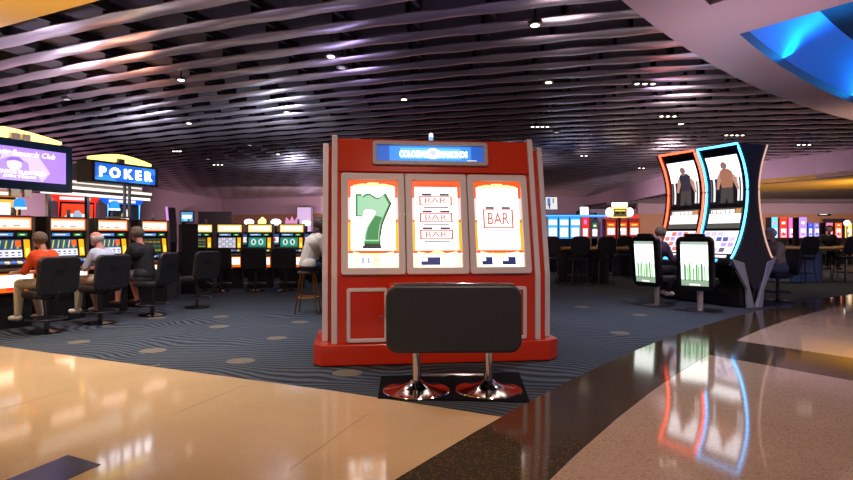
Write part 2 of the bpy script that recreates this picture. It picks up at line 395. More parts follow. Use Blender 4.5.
# stepped lip and shallow dome inside the ring
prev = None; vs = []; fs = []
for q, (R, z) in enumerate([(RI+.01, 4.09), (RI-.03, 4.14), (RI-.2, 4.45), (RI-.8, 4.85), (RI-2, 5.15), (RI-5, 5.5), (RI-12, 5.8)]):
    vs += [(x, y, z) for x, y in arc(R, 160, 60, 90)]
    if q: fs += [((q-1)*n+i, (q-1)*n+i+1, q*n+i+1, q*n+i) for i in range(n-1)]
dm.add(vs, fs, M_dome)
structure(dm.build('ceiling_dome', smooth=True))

# ------------------------------------------------------------------ far walls
def wallseg(name, pts, z0, z1, m, th=.2):
    mb = MB()
    for (x0, y0), (x1, y1) in zip(pts[:-1], pts[1:]):
        v = Vector((x1-x0, y1-y0)); n = Vector((-v.y, v.x)).normalized()*th
        mb.prism([(x0, y0), (x1, y1), (x1+n.x, y1+n.y), (x0+n.x, y0+n.y)], z0, z1, m, 'z')
    return structure(mb.build(name))
wallseg('wall_left', [(-17.6, 4), (-17.3, 39), (-17, 51)], 0, 4.5, M_mauve)
wallseg('wall_far_fascia', [(-17, 50), (-8.1, 46), (12.6, 46.2)], 3.0, 4.5, M_mauve)
wallseg('wall_far', [(-17, 51.4), (-8.1, 47.2), (13.4, 47.2), (13.4, 53)], 0, 3.1, M_tanwall)
wallseg('wall_right_fascia', [(12.6, 46.2), (12.2, 36), (11.8, 29.5), (12.6, 26.4), (13.6, 24.2), (14.4, 22.2), (14.9, 20.3), (15.6, 17.5), (17.5, 14)], 3.42, 4.5, M_mauve)
lc = MB()
lc.prism([(11.9, 29.5), (12.6, 26.4), (13.6, 24.2), (14.4, 22.2), (14.9, 20.3), (15.6, 17.5), (17.5, 14), (40, 14), (40, 24), (24, 25.6), (17.5, 27.5), (13, 31.5)], 3.42, 3.6, M_gold, 'z')
lc.prism([(13, 31.5), (17.5, 27.5), (24, 25.6), (40, 24), (40, 48), (12, 48)], 3.44, 3.6, M_deckc, 'z')
structure(lc.build('ceiling_lower'))
ls = MB()
for k in range(18):
    y0 = 26+k*.9
    ls.prism([(12.6, y0+2.6), (38, y0-2), (38, y0-1.7), (12.6, y0+2.9)], 3.36, 3.435, mat('dark_slat', rgb(84, 70, 78), .5, .3), 'z')
structure(ls.build('ceiling_slats_lower'))
wallseg('wall_right', [(13.5, 38.5), (40, 38.5)], 0, 3.5, M_tanwall)
wallseg('wall_right_band', [(13.5, 38.3), (40, 38.3)], 2.7, 3.43, M_mauve, .1)
# pale column and dark doorway in the far wall
cm = MB(); M_col = mat('lilac_column', rgb(170, 164, 200), .6); cm.box(-9.6, -8.6, 44.6, 45.4, 0, 3.4, M_col); structure(cm.build('column'))
dw = MB(); dw.box(-15.6, -13.4, 41.0, 41.3, 0, 2.95, mat('dark_panel', rgb(30, 22, 26), .8)); structure(dw.build('partition'))

# ------------------------------------------------------------------ colossal slot machine
RZ = math.radians(7.5)
BM = thing('colossal_slot_machine', 'giant red slot machine with three tall reel screens and a blue sign on top', 'slot machine', (.13, 6.29, 0), RZ)
def yf(z):
    return .06 if z < .92 else .06+(z-.92)*.30/1.48
def sideprof(off, zt, zb=.2, yb=.95):
    return [(yf(zb)+off, zb), (yf(.92)+off, .92), (yf(zt)+off, zt), (yb, zt-.02), (yb, zb)]
m = MB()
m.prism([(-1.30, .08), (-1.22, -.02), (1.20, -.02), (1.33, .10), (1.33, 1.0), (-1.30, 1.0)], .008, .225, M_red, 'z')
m.build('plinth', BM, bevel=.012)
m = MB(); m.prism(sideprof(0, 2.40), -1.08, 1.08, M_red); m.build('cabinet', BM, bevel=.015)
m = MB(); m.prism(sideprof(.15, 2.33), -1.17, 1.225, M_red); m.build('rear_cabinet', BM, bevel=.01)
for sx in (-1, 1):
    m = MB()
    a, b = sorted((sx*1.055, sx*1.115)); m.prism([(yf(.2)-.03, .225), (yf(.92)-.03, .92), (yf(2.43)-.03, 2.43), (yf(2.43)+.10, 2.43), (yf(.92)+.10, .92), (yf(.2)+.10, .225)], a, b, M_trim)
    m.build('trim_strip', BM, bevel=.008)
    m = MB()
    a, b = (-1.215, -1.155) if sx < 0 else (1.215, 1.275); m.prism([(yf(.2)+.13, .225), (yf(.92)+.13, .92), (yf(2.36)+.13, 2.36), (yf(2.36)+.28, 2.36), (yf(.92)+.28, .92), (yf(.2)+.28, .225)], a, b, M_trim)
    m.build('trim_strip', BM, bevel=.008)
# frame of the sloping face: x across, z up the slope, -y out
ang = math.atan2(.30, 1.48)
XF = T((0, yf(.92), .92)) @ Matrix.Rotation(-ang, 4, 'X')
SL = math.hypot(.30, 1.48)/1.48
m = MB(XF); m.box(-1.05, 1.05, -.035, .0, 1.105*SL, 1.14*SL, M_red); m.build('ledge', BM, bevel=.01)
fx = [-1.02, -.34, .34, 1.02]
GO = G(236, 84, 20, .95); GY = G(255, 236, 150, 1.5)
def wavy(x0, x1, z, amp, n, top=True):
    pts = [(x0+(x1-x0)*i/n, z+amp*(.5+.5*math.cos(4*PI*i/n+PI)) if not .35 < i/n < .65 else z+amp*1.7) for i in range(n+1)]
    return [(x0, z-.02)]+pts+[(x1, z-.02)]
for i in range(3):
    x0, x1 = fx[i]+.004, fx[i+1]-.004; z0, z1 = .01, 1.085*SL
    m = MB(XF); m.ring(x0, x1, z0, z1, .03, .072, -.05, 0, M_trim)
    fr = m.build('screen_frame', BM, bevel=.01)
    w, h = x1-x0-.14, z1-z0-.14; S = XF @ T((x0+.07, -.01, z0+.07))
    its = [(0, .56, .06, .80, G(240, 190, 190, 1.2)), (.94, .56, 1, .80, G(240, 190, 190, 1.2)), (0, .19, .05, .52, E_amber), (.95, .19, 1, .52, E_amber), (.02, .545, .98, .56, GY),
           (.06, .2, .94, .925, E_white), (.09, .90, .91, .908, E_grey), (0, .0, 1, .155, G(250, 214, 190, 1.3)), (.0, .155, 1, .165, E_white)]
    its += [(wavy(.10, .90, .185, -.02, 24), GY)]
    if i != 1: its += [(wavy(.10, .90, .94, .018, 24), GY)]
    else: its += [(wavy(.36, .64, .17, .02, 12), GY), (.12, .935, .86, .96, G(220, 70, 16, .9))]
    D = G(60, 50, 100, .55)
    def barsym(cz, hh, cx=.5, hw=.34):
        q = [(cx-hw, cz-hh-.006, cx+hw, cz+hh+.006, G(205, 96, 70, .85)), (cx-hw+.04, cz-hh+.010, cx+hw-.04, cz+hh-.010, E_white),
             (cx-hw+.06, cz+hh+.008, cx-.08, cz+hh+.034, D), (cx+.08, cz+hh+.008, cx+hw-.06, cz+hh+.034, D), (cx-hw+.08, cz-hh-.035, cx+hw-.08, cz-hh-.02, D),
             (cx-hw-.05, cz-.02, cx-hw-.035, cz+.02, D), (cx+hw+.035, cz-.02, cx+hw+.05, cz+.02, D)]
        return q
    if i == 1:
        for cz in (.765, .57, .375): its += barsym(cz, .05, .49)
    if i == 2: its += barsym(.56, .105, .5, .32)
    if i == 0:
        its += [(.04, .02, .14, .13, E_white), (.24, .02, .46, .13, E_white), (.27, .05, .43, .12, G(150, 170, 210, 1)), (.32, .05, .38, .12, E_white), (.5, .06, .6, .12, G(240, 200, 180, 1.2)), (.66, .05, .96, .12, E_white)]
    if i == 1: its += [(.14, .015, .86, .135, E_white), (.16, .03, .55, .12, E_navy), (.17, .075, .29, .11, E_white), (.58, .03, .83, .12, E_white)]
    if i == 2: its += [(.10, .015, .44, .135, E_white), (.12, .03, .34, .12, E_navy), (.52, .015, .95, .135, E_white), (.54, .03, .82, .12, E_navy), (.13, .075, .2, .11, E_white), (.56, .075, .66, .11, E_white)]
    sc = screen('reel_screen', fr, S, w, h, GO, its)
    U = lambda a, b, c=0.016: S @ T((a*w, -c-.006, b*h))
    LT = G(205, 110, 104, .85)
    if i == 1:
        for cz in (.765, .57, .375): text('lettering', 'BAR', w*.46, h*.065, U(.49, cz), LT, fr, .001, .02)
        text('lettering', '0.00', w*.18, h*.06, U(.705, .075), E_grey, fr, .001)
    if i == 2:
        text('lettering', 'BAR', w*.46, h*.14, U(.5, .56), LT, fr, .001, .02)
        text('lettering', '0', w*.06, h*.06, U(.39, .075), E_grey, fr, .001); text('lettering', '0', w*.06, h*.06, U(.885, .075), E_grey, fr, .001)
    if i == 0:   # the green seven
        def seven(sc_, dx=0, dz=0):
            P = [(.16, .82), (.16, .53), (.30, .53), (.31, .585), (.36, .62), (.46, .625), (.58, .60), (.60, .57), (.50, .48), (.40, .38), (.35, .28), (.33, .16), (.68, .16), (.68, .28), (.72, .42), (.80, .54), (.92, .70),
                 (.80, .83), (.72, .79), (.66, .77), (.58, .78), (.46, .83), (.36, .82), (.30, .79), (.29, .82)]
            cx, cz = .54, .5; return [((cx+(x-cx)*sc_)*1.0-.04+dx, cz+(z-cz)*sc_*.95+dz+.06) for x, z in P]
        mb = MB(S)
        def ng(pts, y, mm): mb.add([(p*w, y, q*h) for p, q in pts], [tuple(range(len(pts)))], mm)
        ng([(x+.012, z-.014) for x, z in seven(.95)], -.024, G(16, 60, 36, .35)); ng(seven(.90), -.0255, E_green); ng(seven(.82, 0, .002), -.0268, G(150, 205, 170, .95))
        P = seven(.70, .0, -.02); ng([P[q] for q in (7, 8, 9, 10, 11, 12, 13, 14, 15)], -.028, G(50, 140, 80, .75))
        mb.add([((.285)*w, -.030, .215*h), (.655*w, -.030, .215*h), (.655*w, -.030, .245*h), (.285*w, -.030, .245*h)], [(0, 1, 2, 3)], G(36, 48, 70, .5))
        mb.build('green_seven', fr)
# sign
zc = 1.315*SL
m = MB(XF); m.ring(-.68, .59, zc-.135, zc+.135, .03, .045, -.055, 0, mat('sign_bezel', rgb(170, 165, 172), .35)); sg = m.build('sign_frame', BM, bevel=.008)
S = XF @ T((-.64, -.02, zc-.095)); screen('sign_glass', sg, S, 1.19, .19, G(26, 96, 200, .8), [(.12, .05, .88, .95, G(50, 140, 240, 1.0)), (.22, .2, .78, .85, G(90, 180, 255, 1.15)), (.84, .1, .93, .14, E_soft)])
for s_, cx, ww in (('COLOSSAL', -.235, .31), ('DIAMONDS', .20, .33)):
    text('lettering', s_, ww, .075, XF @ T((cx, -.032, zc-.005)), G(255, 236, 170, 2.0), sg, .004, .03)
m = MB(XF @ T((-.02, -.034, zc)))
m.prism([(.075*math.cos(2*PI*k/24), .058*math.sin(2*PI*k/24)) for k in range(24)], -.004, 0, G(255, 252, 240, 2.2), 'y')
m.prism([(-.045, .012), (-.02, .035), (.02, .035), (.045, .012), (0, -.04)], -.007, -.004, G(200, 214, 240, .9), 'y')
m.build('diamond_emblem', sg)
for i in (-1, 0, 1):
    m = MB(XF); m.lathe([(.008, -.0), (.008, .012)], M_chrome, 10); o = m.build('lock', BM)
    o.data.transform(Matrix.Identity(4)); o.matrix_local = T((i*.68+.0, -.0, 0)) @ Matrix.Identity(4)
    for v in o.data.vertices:
        pass
# lower doors
for sx in (-1, 1):
    x0, x1 = (-.96, -.53) if sx < 0 else (.53, .96)
    m = MB(); m.ring(x0, x1, .235, .80, .03, .04, .025, .06, M_trim); dr = m.build('door_frame', BM, bevel=.008)
    m = MB(); m.box(x0+.04, x1-.04, .04, .06, .275, .76, M_redd); m.build('door', dr)
    m = MB(); m.prism([(.012*math.cos(2*PI*k/12)+x1-.07, .012*math.sin(2*PI*k/12)+.5) for k in range(12)], .028, .042, M_chrome, 'y'); m.build('door_lock', dr)
# candle on top
m = MB(); m.lathe([(.03, 2.39), (.03, 2.43)], M_chrome, 16, 0, .6); m.lathe([(.026, 2.43), (.026, 2.47)], G(120, 190, 240, .9), 16, 0, .6); m.lathe([(.026, 2.47), (.024, 2.51), (.01, 2.52)], G(250, 250, 255, 1.1), 16, 0, .6)
m.build('candle_lamp', BM, True)
# button console jutting out in front
m = MB(); m.prism([(.08, .55), (-.24, .66), (-.28, .78), (-.26, .82), (.08, .86)], -.53, .50, M_red); cn = m.build('button_console', BM, bevel=.02)
m = MB()
for k in range(5): m.box(-.32+k*.14, -.22+k*.14, -.2, -.13, .82, .835, G(250, 220, 120, .9))
m.build('button_bank', cn)

# ------------------------------------------------------------------ bench on two chrome pedestals
BN = thing('double_bench', 'wide black padded bench on two chrome pedestals facing the giant machine', 'bench', (.225, 5.17, .008), math.radians(1.5))
m = MB(); m.rr(-.565, .565, .36, .925, .10, -.20, -.11, M_vinyl2, 8); m.build('backrest', BN, bevel=.02)
m = MB(); m.tube([(-.50, -.16, .925), (-.30, -.17, .933), (0, -.175, .936), (.3, -.17, .933), (.50, -.16, .925)], .012, M_chrome); m.build('top_rail', BN, True)
m = MB(); m.prism(rrpts(-.54, .54, -.10, .36, .1), .47, .57, M_vinyl2, 'z'); m.build('seat', BN, bevel=.03)
m = MB(); m.box(-.42, .42, -.02, .2, .42, .47, M_blackm); m.tube([(-.36, -.16, .40), (-.36, 0, .43)], .02, M_steel); m.tube([(.36, -.16, .40), (.36, 0, .43)], .02, M_steel)
m.tube([(-.3, -.1, .365), (.3, -.1, .365)], .012, M_chrome); m.build('seat_frame', BN)
for sx in (-1, 1):
    cx = sx*.312
    m = MB(); m.lathe([(.285, .0), (.29, .006), (.285, .014), (.16, .035), (.06, .075), (.045, .095), (.001, .096)], M_chrome, 48, cx, 0); m.build('pedestal_base', BN, True)
    m = MB(); m.lathe([(.036, .07), (.036, .44)], M_chrome, 24, cx, 0); m.build('pedestal_post', BN, True)
m = MB(); m.tube([(-.27, .03, .13), (.27, .03, .13)], .012, M_chrome); m.build('foot_bar', BN, True)
m = MB(); a = [FP(381, 377), FP(519, 373), FP(528, 404), FP(376, 398)]; m.prism([(a[0]), (a[1]), (.83, 4.82), (-.40, 4.93)][::-1], .0045, .0115, M_mat, 'z')
tag(m.build('floor_mat'), 'black rubber mat on the carpet under the double bench', 'mat')

# ------------------------------------------------------------------ upright slot cabinets
SLOTW = .62
def slot_proto(name, style, label, loc, rz, group):
    t = thing(name, label, 'slot machine', loc, rz, group); hw = SLOTW/2
    prof = [(.04, 0), (.04, .46), (-.05, .50), (-.07, .82), (-.15, .88), (-.15, .93), (.01, 1.0), (.05, 1.30), (.03, 1.40), (.03, 1.62), (.07, 1.64), (.5, 1.64), (.52, 0)]
    m = MB(); m.prism(prof, -hw, hw, M_black); m.build('cabinet', t, bevel=.008)
    for sx in (-1, 1):
        m = MB(); m.box(sx*hw-.012, sx*hw+.012, -.02, .06, .98, 1.63, M_grey); m.build('side_trim', t)
    c = {'warm': (G(255, 240, 226, 1.25), E_orange), 'gold': (G(255, 238, 205, 1.7), E_gold)}[style[0]]
    screen('marquee', t, T((-hw+.02, .026, 1.425)), SLOTW-.04, .185, c[1], [(.02, .08, .98, .92, G(250, 200, 150, 1.0)), (.06, .2, .94, .78, c[0]), (.10, .30, .20, .40, E_red), (.3, .25, .4, .34, E_orange), (.55, .28, .72, .36, E_red)])
    tilt = math.atan2(.04, .30); XS = T((-hw+.03, .012, 1.02)) @ Matrix.Rotation(-tilt, 4, 'X')
    screen('info_strip', t, T((-hw+.03, .030, 1.325)) @ Matrix.Rotation(math.radians(8), 4, 'X'), SLOTW-.06, .065, E_dark, [(.05, .15, .55, .85, G(90, 150, 220, .9)), (.12, .4, .42, .6, E_soft), (.66, .15, .9, .85, E_green), (.72, .4, .84, .6, E_soft)])
    its = []
    if style[1] == 'cards':
        for k in range(5):
            a = .02+k*.196; its += [(a, .48, a+.17, .97, (G(60, 110, 90, .7), G(44, 90, 130, .7))[k % 2])]
            its += [([(a+.03, .5), (a+.08, .5), (a+.15, .95), (a+.10, .95)], G(226, 214, 120, .8))]
        its += [(.80, .60, .98, .95, E_orange), (0, .03, 1, .43, G(226, 228, 236, 1.0))]
        for k in range(5): a = .06+k*.196; its += [(a, .24, a+.1, .32, G(90, 90, 100, .6)), (a, .1, a+.1, .16, G(120, 120, 200, .6))]
        base = G(50, 90, 150, .7)
    elif style[1] == 'olive':
        base = G(70, 84, 50, .45)
        for q in range(3): its += [(.05, .1+q*.3, .95, .2+q*.3, (G(150, 170, 60, .7), G(60, 120, 110, .6), G(170, 130, 70, .7))[q])]
        for q in range(4): its += [(.1+q*.22, .08, .13+q*.22, .95, G(40, 50, 40, .4))]
    elif style[1] == 'grid':
        base = G(110, 120, 150, .8)
        for a in range(5):
            for b in range(4): its += [(.03+a*.195, .04+b*.24, .19+a*.195, .24+b*.24, (G(230, 226, 230, 1.0), G(190, 200, 215, .9))[(a+b) % 2])]
            for b in range(4): its += [(.09+a*.195, .09+b*.24, .13+a*.195, .18+b*.24, (E_red, E_navy, E_brown)[(a*2+b) % 3])]
    else:
        base = E_teal
        for q in range(2):
            cx = .28+q*.42; its += [([(cx+.15*math.cos(2*PI*k/14), .58+.3*math.sin(2*PI*k/14)) for k in range(14)], G(206, 230, 222, .95)), (cx-.05, .42, cx+.05, .74, E_dgreen)]
        its += [(0, 0, 1, .14, E_dgreen)]
    screen('game_screen', t, XS, SLOTW-.19, .265, base, its)
    screen('light_strip', t, T((hw-.125, .010, 1.02)) @ Matrix.Rotation(-tilt, 4, 'X'), .085, .265, E_amber, [(.2, .1, .8, .5, E_gold)])
    bt = math.atan2(-.02, .32); screen('belly_glass', t, T((-hw+.04, -.054, .53)) @ Matrix.Rotation(math.radians(3.6), 4, 'X'), SLOTW-.08, .27, E_orange, [(.03, .25, .97, .92, G(255, 236, 205, 1.6)), (.3, .1, .5, .25, E_red)])
    dk = MB(T((0, -.15, .93)) @ Matrix.Rotation(math.atan2(.07, .16), 4, 'X'))
    for k in range(6): dk.box(-.24+k*.085, -.18+k*.085, .02, .07, 0, .018, G(230, 220, 190, .7) if k % 2 else G(60, 110, 210, .8))
    dk.build('button_deck', t)
    m = MB(); m.lathe([(.028, 1.635), (.028, 1.68)], M_steel, 12, hw*.5, .25); m.lathe([(.026, 1.68), (.026, 1.76)], mat('candle_shell', rgb(190, 184, 196), .3), 12, hw*.5, .25); m.build('candle_lamp', t, True)
    return t
RM = math.radians(64)
RG = 'slot machines in the nearest row'
A1 = slot_proto('slot_machine', ('warm', 'cards'), 'black slot machine with card screen at which the person in the orange top sits', (-5.97, 8.64, 0), RM, RG)
A2 = clone(A1, (-5.66, 9.5, 0), RM, 'black card-screen slot machine between the orange-topped and the pale-blue-shirted player', RG)
A3 = clone(A1, (-5.45, 10.45, 0), RM, 'black card-screen slot machine between the pale-blue-shirted and the black-jacketed player', RG)
A4 = slot_proto('slot_machine', ('warm', 'olive'), 'black slot machine with dim olive screen beyond the player in the black jacket', (-5.15, 11.4, 0), RM, RG)
RF = math.radians(8); RG2 = 'slot machines in the second row facing the aisle'
S1 = slot_proto('slot_machine', ('gold', 'olive'), 'slot machine with mottled green screen, first of the second row', (-5.78, 15.3, 0), math.radians(22), RG2)
S2 = slot_proto('slot_machine', ('gold', 'grid'), 'slot machine with pale grid of symbols, second of the second row', (-5.02, 15.3, 0), math.radians(14), RG2)
S3 = slot_proto('slot_machine', ('gold', 'teal'), 'slot machine with teal screen under white round sign tops, third of second row', (-4.25, 15.3, 0), RF, RG2)
S4 = clone(S3, (-3.44, 15.3, 0), RF, 'slot machine with teal screen nearest the person in the white cardigan', RG2)
bc_ = clone(S1, (-5.72, 13.9, 0), math.radians(-70), 'dark slot cabinet seen from behind between the two near rows'); bc_.scale = (.55, .8, .98)
for c_, (l_, o_) in {}.items(): pass

# taller cabinets behind the first row
def tall(name, label, loc, rz, colr, style, top=2.0, w=.66):
    t = thing(name, label, 'slot machine', loc, rz, 'tall video slot machines behind the nearest row'); hw = w/2
    m = MB(); m.prism([(.0, 0), (0, .8), (-.12, .9), (0, 1.0), (.06, 1.4), (.02, top), (.12, top+.02), (.4, top), (.4, 0)], -hw, hw, M_blackm); m.build('cabinet', t, bevel=.01)
    m = MB()
    for sx in (-1, 1): m.tube([(sx*(hw-.01), -.02, 1.0), (sx*(hw-.005), .035, 1.4), (sx*(hw-.01), .0, top)], .016, colr[0], 8)
    m.build('edge_light', t)
    X = T((-hw+.05, .02, 1.45)) @ Matrix.Rotation(math.atan2(.04, .5), 4, 'X')
    screen('game_screen', t, X, w-.1, top-1.50, colr[1], style)
    m = MB(); m.prism([(-hw-.14, top+.12), (-hw, top-.01), (hw, top-.01), (hw+.05, top+.08)], -.06, .12, colr[2], 'y'); tp = m.build('top_sign', t)
    m = MB(); m.box(-hw+.0, hw-.12, -.064, -.06, top+.02, top+.075, E_soft); m.build('top_sign_glass', tp)
    return t
circ = lambda cx, cz, rx, rz, n=16: [(cx+rx*math.cos(2*PI*k/n), cz+rz*math.sin(2*PI*k/n)) for k in range(n)]
tall('video_slot_machine', 'tall slot machine with orange-red glowing screen and red top sign', (-6.75, 11.6, 0), math.radians(50), (E_red, G(232, 70, 30, 1.0), E_red),
     [([(.05, .45), (.2, .62), (.8, .62), (.95, .45), (.8, .38), (.2, .38)], E_soft), (circ(.5, .5, .15, .26), G(170, 190, 215, .9)), (.1, .05, .9, .14, G(250, 190, 150, 1))])
tall('video_slot_machine', 'tall slot machine with blue neon edges and dark screen', (-6.35, 12.6, 0), math.radians(50), (E_lblue, G(40, 46, 60, .5), E_blue),
     [([(.3, .2), (.45, .75), (.6, .9), (.66, .5), (.8, .35), (.75, .15)], E_soft), (circ(.48, .6, .1, .14), G(190, 180, 120, .8)), ([(.1, .3), (.2, .55), (.27, .3)], E_grey)])
tall('video_slot_machine', 'tall slot machine with gold and white screen beside the purple display', (-7.2, 10.0, 0), math.radians(50), (E_amber, G(250, 190, 60, 1.0), G(200, 120, 40, .8)),
     [(.1, .3, .9, .9, E_soft), (.2, .1, .5, .3, E_green), (.3, .4, .6, .8, E_gold)])
def dome_lamp(label, px, py, Y, post=1.6):
    x = (px-CX)/F*Y; z = CAM_H+(HY-py)/F*Y
    t = thing('topper_lamp', label, 'lamp', (x, Y, 0), 0, 'blue and white glowing lamp shades above the slots')
    m = MB(); m.lathe([(.095, z-.07), (.07, z+.06), (.02, z+.08)], G(40, 140, 240, 1.3), 20); m.lathe([(.10, z-.10), (.098, z-.07)], G(225, 245, 255, 1.8), 20); m.build('lamp_shade', t, True)
    m = MB(); m.lathe([(.02, 0), (.02, z-.10)], M_pole, 10); m.build('pole', t)
dome_lamp('blue and white glowing lamp shade above the first slot machine', 19.5, 203, 9.9)
dome_lamp('blue and white glowing lamp shade under the POKER sign', 114.5, 205, 11.4)
# lilac curved cabinet edge
cl = thing('curved_slot_machine', 'slim curved machine with lilac glowing edge beyond the black-jacketed player', 'slot machine', (-5.55, 13.0, 0), math.radians(30))
m = MB(); m.prism([(-.25, 0), (-.18, .9), (-.30, 1.2), (-.25, 1.6), (.0, 1.95), (.06, 1.92), (-.02, 1.4), (.12, .9), (.25, 0)], -.1, .1, M_dgrey); m.build('cabinet', cl, bevel=.01)
m = MB(); m.tube([(-.08, -.19, .9), (-.08, -.31, 1.2), (-.08, -.26, 1.6), (-.08, -.02, 1.95)], .025, G(220, 150, 230, .9), 8); m.build('edge_light', cl)
# glowing sign tops in the bank beyond
def topper(label, px, py, Y, w, style, name='lit_topper_machine'):
    x = (px-CX)/F*Y; z = CAM_H+(HY-py)/F*Y
    t = thing(name, label, 'slot machine', (x, Y, 0), 0, 'distant slot machines with glowing round tops')
    m = MB(); m.prism([(.0, 0), (0, .8), (-.1, .9), (.05, 1.0), (.05, 1.45), (.4, 1.45), (.4, 0)], -.27, .27, M_black); m.build('cabinet', t)
    screen('game_screen', t, T((-.22, .04, 1.05)), .44, .33, G(60, 100, 160, .7), [(.1, .2, .9, .7, E_soft), (.3, .3, .5, .6, E_red)])
    m = MB(); h = w*.32
    if style == 'oval': m.prism(circ(0, z, w/2, h, 20), .02, .10, G(246, 246, 255, 2.0), 'y')
    elif style == 'blue': m.prism(circ(0, z, w/2, h*1.3, 6), .02, .10, G(205, 232, 255, 1.8), 'y')
    elif style == 'crown': m.prism([(-w/2, z-h), (-w/2, z+.02), (-.08, z+.08), (0, z+h*1.7), (.08, z+.08), (w/2, z+.02), (w/2, z-h)], .02, .10, G(255, 240, 150, 1.5), 'y')
    else: m.prism([(-w/2, z-h), (-w/2+.05, z+h), (-.05, z), (0.02, z+h*1.2), (.1, z), (w/2-.04, z+h), (w/2, z-h)], .02, .1, G(210, 140, 190, 1.0), 'y')
    m.build('top_sign', t)
    m = MB(); m.box(-.03, .03, .03, .09, 1.45, max(z-h*.8, 1.46), M_pole); m.build('sign_post', t)
topper('distant slot with white oval top, first beyond the dark doorway', 248.5, 222, 19, .30, 'oval')
topper('distant slot with gold crown-shaped glowing top', 262, 221.5, 19.6, .28, 'crown')
topper('distant slot with white oval top between gold crown and pink sign', 275.5, 222, 19, .32, 'oval')
topper('distant slot with a small pink spiky top sign', 291, 221.5, 20, .44, 'pink')
topper('distant slot with white oval top near the cardigan wearer', 306, 223, 18, .26, 'oval')
topper('distant slot with pale blue top just above the cardigan wearer', 318, 223, 17, .26, 'blue')
# wall display above the far aisle
def tv(name, label, px0, py0, px1, py1, Y, rz, items, bgm, pole=True, tilt=0):
    x = ((px0+px1)/2-CX)/F*Y; z = CAM_H+(HY-(py0+py1)/2)/F*Y; w = (px1-px0)/F*Y; h = (py1-py0)/F*Y
    t = thing(name, label, 'television', (x, Y, z), rz)
    R = Matrix.Rotation(tilt, 4, 'X')
    m = MB(R); m.box(-w/2-.03, w/2+.03, 0, .07, -h/2-.03, h/2+.03, M_blackm); m.build('housing', t, bevel=.006)
    screen('screen', t, R @ T((-w/2, -.002, -h/2)), w, h, bgm, items)
    if pole:
        m = MB(); m.tube([(-w/2-.02, .08, 0), (-w/2-.02, .25, .0), (-w/2-.02, .25, -z)], .05, M_black, 10); m.build('post', t)
    return t
tv('television', 'small blue and white television hanging beyond the empty aisle stools', 181, 212, 193, 221.5, 19, 0, [(.1, .3, .9, .7, E_soft), (.2, .1, .8, .3, E_lblue)], G(90, 160, 210, .9))
tv('television', 'tilted television with blue figures beside the red machine', 545.5, 197, 557.5, 209.5, 21, math.radians(8), [(.15, .3, .4, .9, G(90, 120, 190, .8)), (.25, .05, .35, .4, E_navy), (.6, .5, .7, .9, E_grey)], G(214, 218, 226, .95), tilt=math.radians(-6))
tv('television', 'small white-lit television above the red slot tower', 580, 207, 588.5, 216, 24, math.radians(8), [(.5, .4, .6, .5, E_gold)], E_white, tilt=math.radians(-8))
tv('television', 'dark television with white lines of text high on the far tan wall', 819, 211.5, 830.5, 215.5, 38.43, 0, [(.05, .2, .7, .35, E_soft), (.05, .6, .5, .75, E_soft)], E_dark, False)
# ------------------------------------------------------------------ hanging signs
SR = math.atan2(.92, .39)                       # direction of the row
def sign_frame(p0, p1):
    v = Vector((p1[0]-p0[0], p1[1]-p0[1])); return v.length, math.atan2(v.y, v.x)
L, rz = sign_frame((-5.36, 9.60), (-4.87, 10.82))
PK = thing('poker_sign', 'blue POKER sign box with white letters and yellow lit arches on top', 'sign', (-5.36, 9.60, 0), rz)
m = MB(); m.box(0, L, -.0, .34, 2.21, 2.56, M_grey); m.box(0, L, -.035, .0, 2.21, 2.245, M_black); m.box(0, L, -.035, 0, 2.525, 2.56, M_black); m.box(0, .04, -.035, 0, 2.21, 2.56, M_black); m.box(L-.04, L, -.035, 0, 2.21, 2.56, M_black)
m.build('sign_box', PK, bevel=.006)
screen('sign_face', PK, T((.04, -.006, 2.245)), L-.08, .28, G(28, 98, 214, .95), [([(0, 0), (.35, 0), (.2, .35), (0, .2)], G(50, 150, 240, 1.0)), ([(.5, 0), (.9, 0), (.95, .3), (.7, .2)], G(50, 140, 240, 1.0)), ([(.8, .75), (1, .6), (1, 1), (.75, 1)], G(50, 130, 230, 1.0))])
text('lettering', 'P O K E R', (L-.08)*.86, .165, T((L/2+.01, -.018, 2.385)), G(255, 252, 245, 7.0), PK, .006, .02)
for a, b in ((.0, .52), (.56, 1.12)):
    m = MB()
    pts = []
    for i in range(9): x = a+(b-a)*i/8; pts.append((x*L/1.19, 2.60+.11*(1-abs((x-.56)/.62)**1.6)+.0))
    m.prism([(a*L/1.19, 2.575)]+pts+[(b*L/1.19, 2.575)], .04, .10, G(255, 226, 110, 2.6), 'y'); m.build('lit_arch', PK)
m = MB(); m.box(.50, .62, -.02, .08, 2.555, 2.63, M_dgrey); m.build('lamp_bracket', PK)
for x in (.72, .82):
    m = MB(); m.box(x, x+.035, .10, .14, 1.645, 2.22, M_steel); m.box(x, x+.035, .10, .55, 1.642, 1.67, M_steel); m.build('post', PK)
# white lit stepped canopy behind
CN = thing('lit_canopy', 'stepped white-lit canopy housing behind the POKER sign', 'canopy', (-6.0, 9.95, 0), math.radians(72.5))
M_cream = mat('cream_panel', rgb(190, 184, 178), .5)
m = MB(); m.box(-.3, 2.15, .16, .9, 2.08, 2.14, M_cream); m.box(-.3, 1.98, .24, .9, 2.19, 2.25, M_cream); m.box(-.3, .75, .5, .9, 2.3, 2.62, M_grey); m.build('housing', CN, bevel=.005)
m = MB(); m.box(-.3, 2.15, .175, .2, 2.14, 2.19, G(255, 246, 232, 1.2)); m.box(-.3, 1.98, .26, .3, 2.25, 2.30, G(250, 242, 232, .9)); m.box(-.3, 2.1, .165, .17, 2.03, 2.08, G(255, 250, 240, 1.3)); m.build('light_strip', CN)
m = MB()
for z in range(4): m.box(-.32, -.29, .45, .49, 2.33+z*.075, 2.36+z*.075, E_soft)
